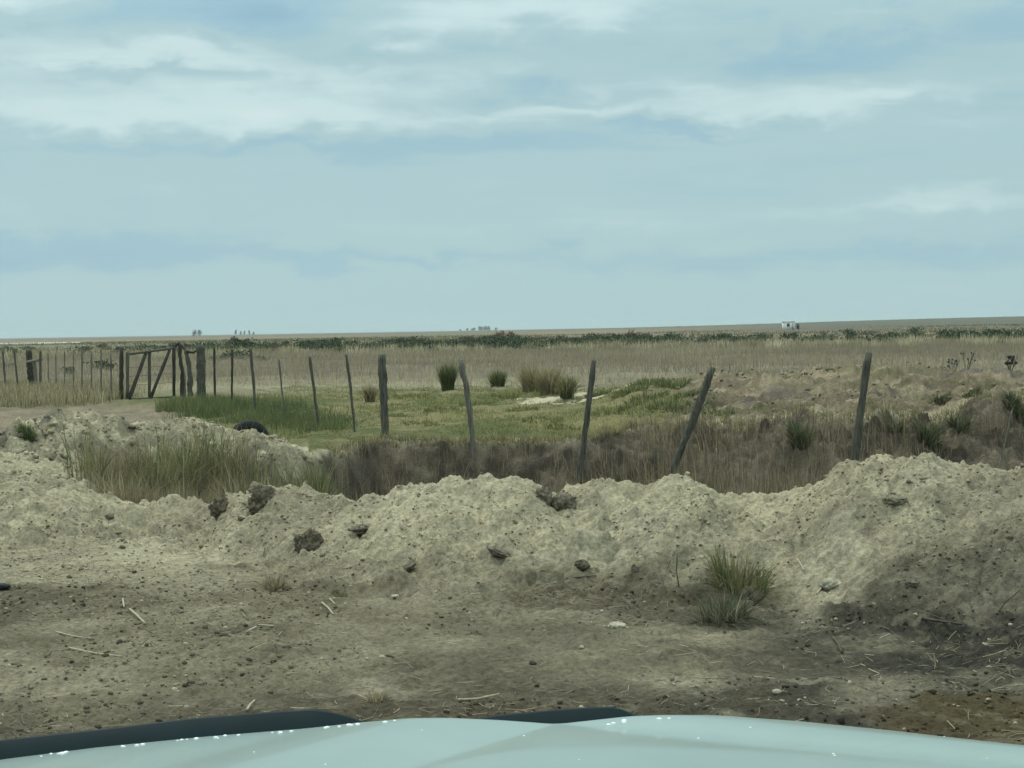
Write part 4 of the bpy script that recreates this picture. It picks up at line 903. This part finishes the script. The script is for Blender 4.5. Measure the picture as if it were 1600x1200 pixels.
Qh = np.stack([ids[:-1, :-1], ids[:-1, 1:], ids[1:, 1:], ids[1:, :-1]], -1).reshape(-1, 4)
hood = mesh_obj('hood', np.stack([A.ravel() - ox, B.ravel() - oy, Zh], 1), Qh, M_paint, parent=car, smooth=True)
md = hood.modifiers.new('thick', 'SOLIDIFY'); md.thickness = .012; md.offset = -1
hood['label'] = 'pale silver bonnet with a folded centre'
# beads of water along the front edge and a few on the panel
g = np.random.default_rng(5)
bx = np.concatenate([g.uniform(-.62, -.16, 34), g.uniform(.1, .22, 6), g.uniform(-.6, .6, 22)]); bd = np.concatenate([g.normal(1.985, .006, 34), g.normal(1.98, .01, 6), g.uniform(1.45, 1.97, 22)])
bz = hood_z(bx, bd); br_ = np.concatenate([g.uniform(.0015, .0036, 34), g.uniform(.002, .004, 6), g.uniform(.0008, .0018, 22)])
V = (ICO[None] * np.array([1.3, 1, .55]) * br_[:, None, None] + np.stack([bx - ox, bd - oy, bz], 1)[:, None]).reshape(-1, 3)
M_water = mat_noise('water_bead', (.8, .85, .85), (.9, .93, .93), 5., .05, 0, .6)
wb_ = mesh_obj('water_beads', V, None, M_water, parent=hood, tri=((np.arange(len(bx)) * 12)[:, None, None] + ICF[None]).reshape(-1, 3), smooth=True); wb_['kind'] = 'stuff'
# smoked deflector in front of the bonnet edge
def deflector(pts, label):
    n = 60; xs = np.linspace(pts[0][0], pts[-1][0], n); ys = np.interp(xs, [p[0] for p in pts], [p[1] for p in pts])
    V = []
    for px, py in zip(xs, ys):
        P = pix(px, py, 2.085); bow = -.05 * ((P[0] - ox) / .75) ** 2
        P = pix(px, py, 2.085 + bow * .6)
        x, y, z = P[0] - ox, P[1] - oy, P[2]
        V += [(x, y, z), (x, y + .004, z + .001), (x, y - .035, z - .05), (x, y - .031, z - .052), (x, y - .03, z - .10)]
    Qs = []
    for i in range(n - 1):
        for a, b in ((0, 1), (1, 3), (2, 0), (3, 4), (4, 2)): Qs.append((i * 5 + a, i * 5 + b, (i + 1) * 5 + b, (i + 1) * 5 + a))
    o = mesh_obj('deflector', V, Qs, M_plast, parent=car, smooth=False); o['label'] = label
deflector([(-60, 1166), (0, 1158), (160, 1141), (300, 1124), (420, 1114.5), (485, 1110.5), (510, 1113), (540, 1120), (572, 1131)], 'dark smoked deflector on one side of the bonnet front')
deflector([(735, 1127), (770, 1120), (850, 1112.5), (920, 1107.5), (955, 1106.5), (972, 1110), (988, 1117.5), (1000, 1124)], 'short dark smoked deflector at the middle of the bonnet front')
# nose, wings and front wheels below the bonnet
def slab(name, prof, x0, x1, mat, parent, nx=2, bow=0.):
    """prof: closed (y,z) outline; extruded from x0 to x1"""
    n = len(prof); V = []
    for i in range(nx):
        x = x0 + (x1 - x0) * i / (nx - 1); f_ = bow * ((x) / .8) ** 2
        V += [(x, y - (f_ if y > .7 else 0), z) for y, z in prof]
    Qs = [(i * n + k, i * n + (k + 1) % n, (i + 1) * n + (k + 1) % n, (i + 1) * n + k) for i in range(nx - 1) for k in range(n)]
    me = bpy.data.meshes.new(name); me.from_pydata(V, [], Qs + [tuple(range(n))[::-1], tuple((nx - 1) * n + k for k in range(n))]); me.materials.append(mat)
    o = bpy.data.objects.new(name, me); C.objects.link(o); o.parent = parent; return o
slab('bumper', [(.72, .34), (.90, .36), (.94, .50), (.90, .64), (.72, .64)], -.84, .84, M_paint, car, 14, .16)
slab('grille', [(.74, .645), (.86, .645), (.86, .80), (.74, .80)], -.46, .46, M_plast, car, 8, .10)
for s in (-1, 1):
    arch = [(.34 + .42 * math.cos(t), .38 + .42 * math.sin(t)) for t in np.linspace(math.pi, 0, 11)]
    wing = [(-.45, .38)] + arch + [(.78, .40), (.79, .72), (.60, .80), (.2, .86), (-.45, .92)]
    slab('wing', wing, s * .80, s * .865, M_paint, car)
    slab('headlight', [(.60, .66), (.84, .66), (.85, .74), (.66, .80)], s * .50, s * .79, M_lens, car, 5, .13)
    we_ = empty('wheel', (s * .74, .34, .36)); we_.parent = car
    for nm, R0, r_, mat_ in (('tyre', .27, .095, M_rubber), ('rim', .17, .06, M_chrome)):
        V = []; nu, nv = 32, 10
        for i in range(nu):
            a = 2 * math.pi * i / nu
            for j in range(nv):
                b = 2 * math.pi * j / nv; rr = R0 + r_ * math.cos(b); V.append((math.sin(b) * .10, math.cos(a) * rr, math.sin(a) * rr))
        Qs = [(i * nv + j, ((i + 1) % nu) * nv + j, ((i + 1) % nu) * nv + (j + 1) % nv, i * nv + (j + 1) % nv) for i in range(nu) for j in range(nv)]
        mesh_obj(nm, V, Qs, mat_, parent=we_, smooth=True)
    box('hub', -.05, .05, -.12, .12, -.12, .12, M_chrome, we_)
slab('engine_bay', [(-.45, .34), (.70, .34), (.70, .78), (.1, .84), (-.45, .88)], -.62, .62, M_plast, car)

# ------------------------------------------------------------------ the air: far things fade
mh = bpy.data.materials.new('air'); mh.use_nodes = True; th = mh.node_tree
for n in list(th.nodes):
    if n.type != 'OUTPUT_MATERIAL': th.nodes.remove(n)
pv = th.nodes.new('ShaderNodeVolumePrincipled'); pv.inputs['Color'].default_value = (.80, .92, .95, 1); pv.inputs['Density'].default_value = .00015
th.links.new(pv.outputs[0], [n for n in th.nodes if n.type == 'OUTPUT_MATERIAL'][0].inputs['Volume'])
hz_box = box('haze', -9500, 9500, -45, 7150, -6, 22, mh, None)
tag(hz_box, 'thin pale haze lying over the whole plain', 'haze', kind='stuff')
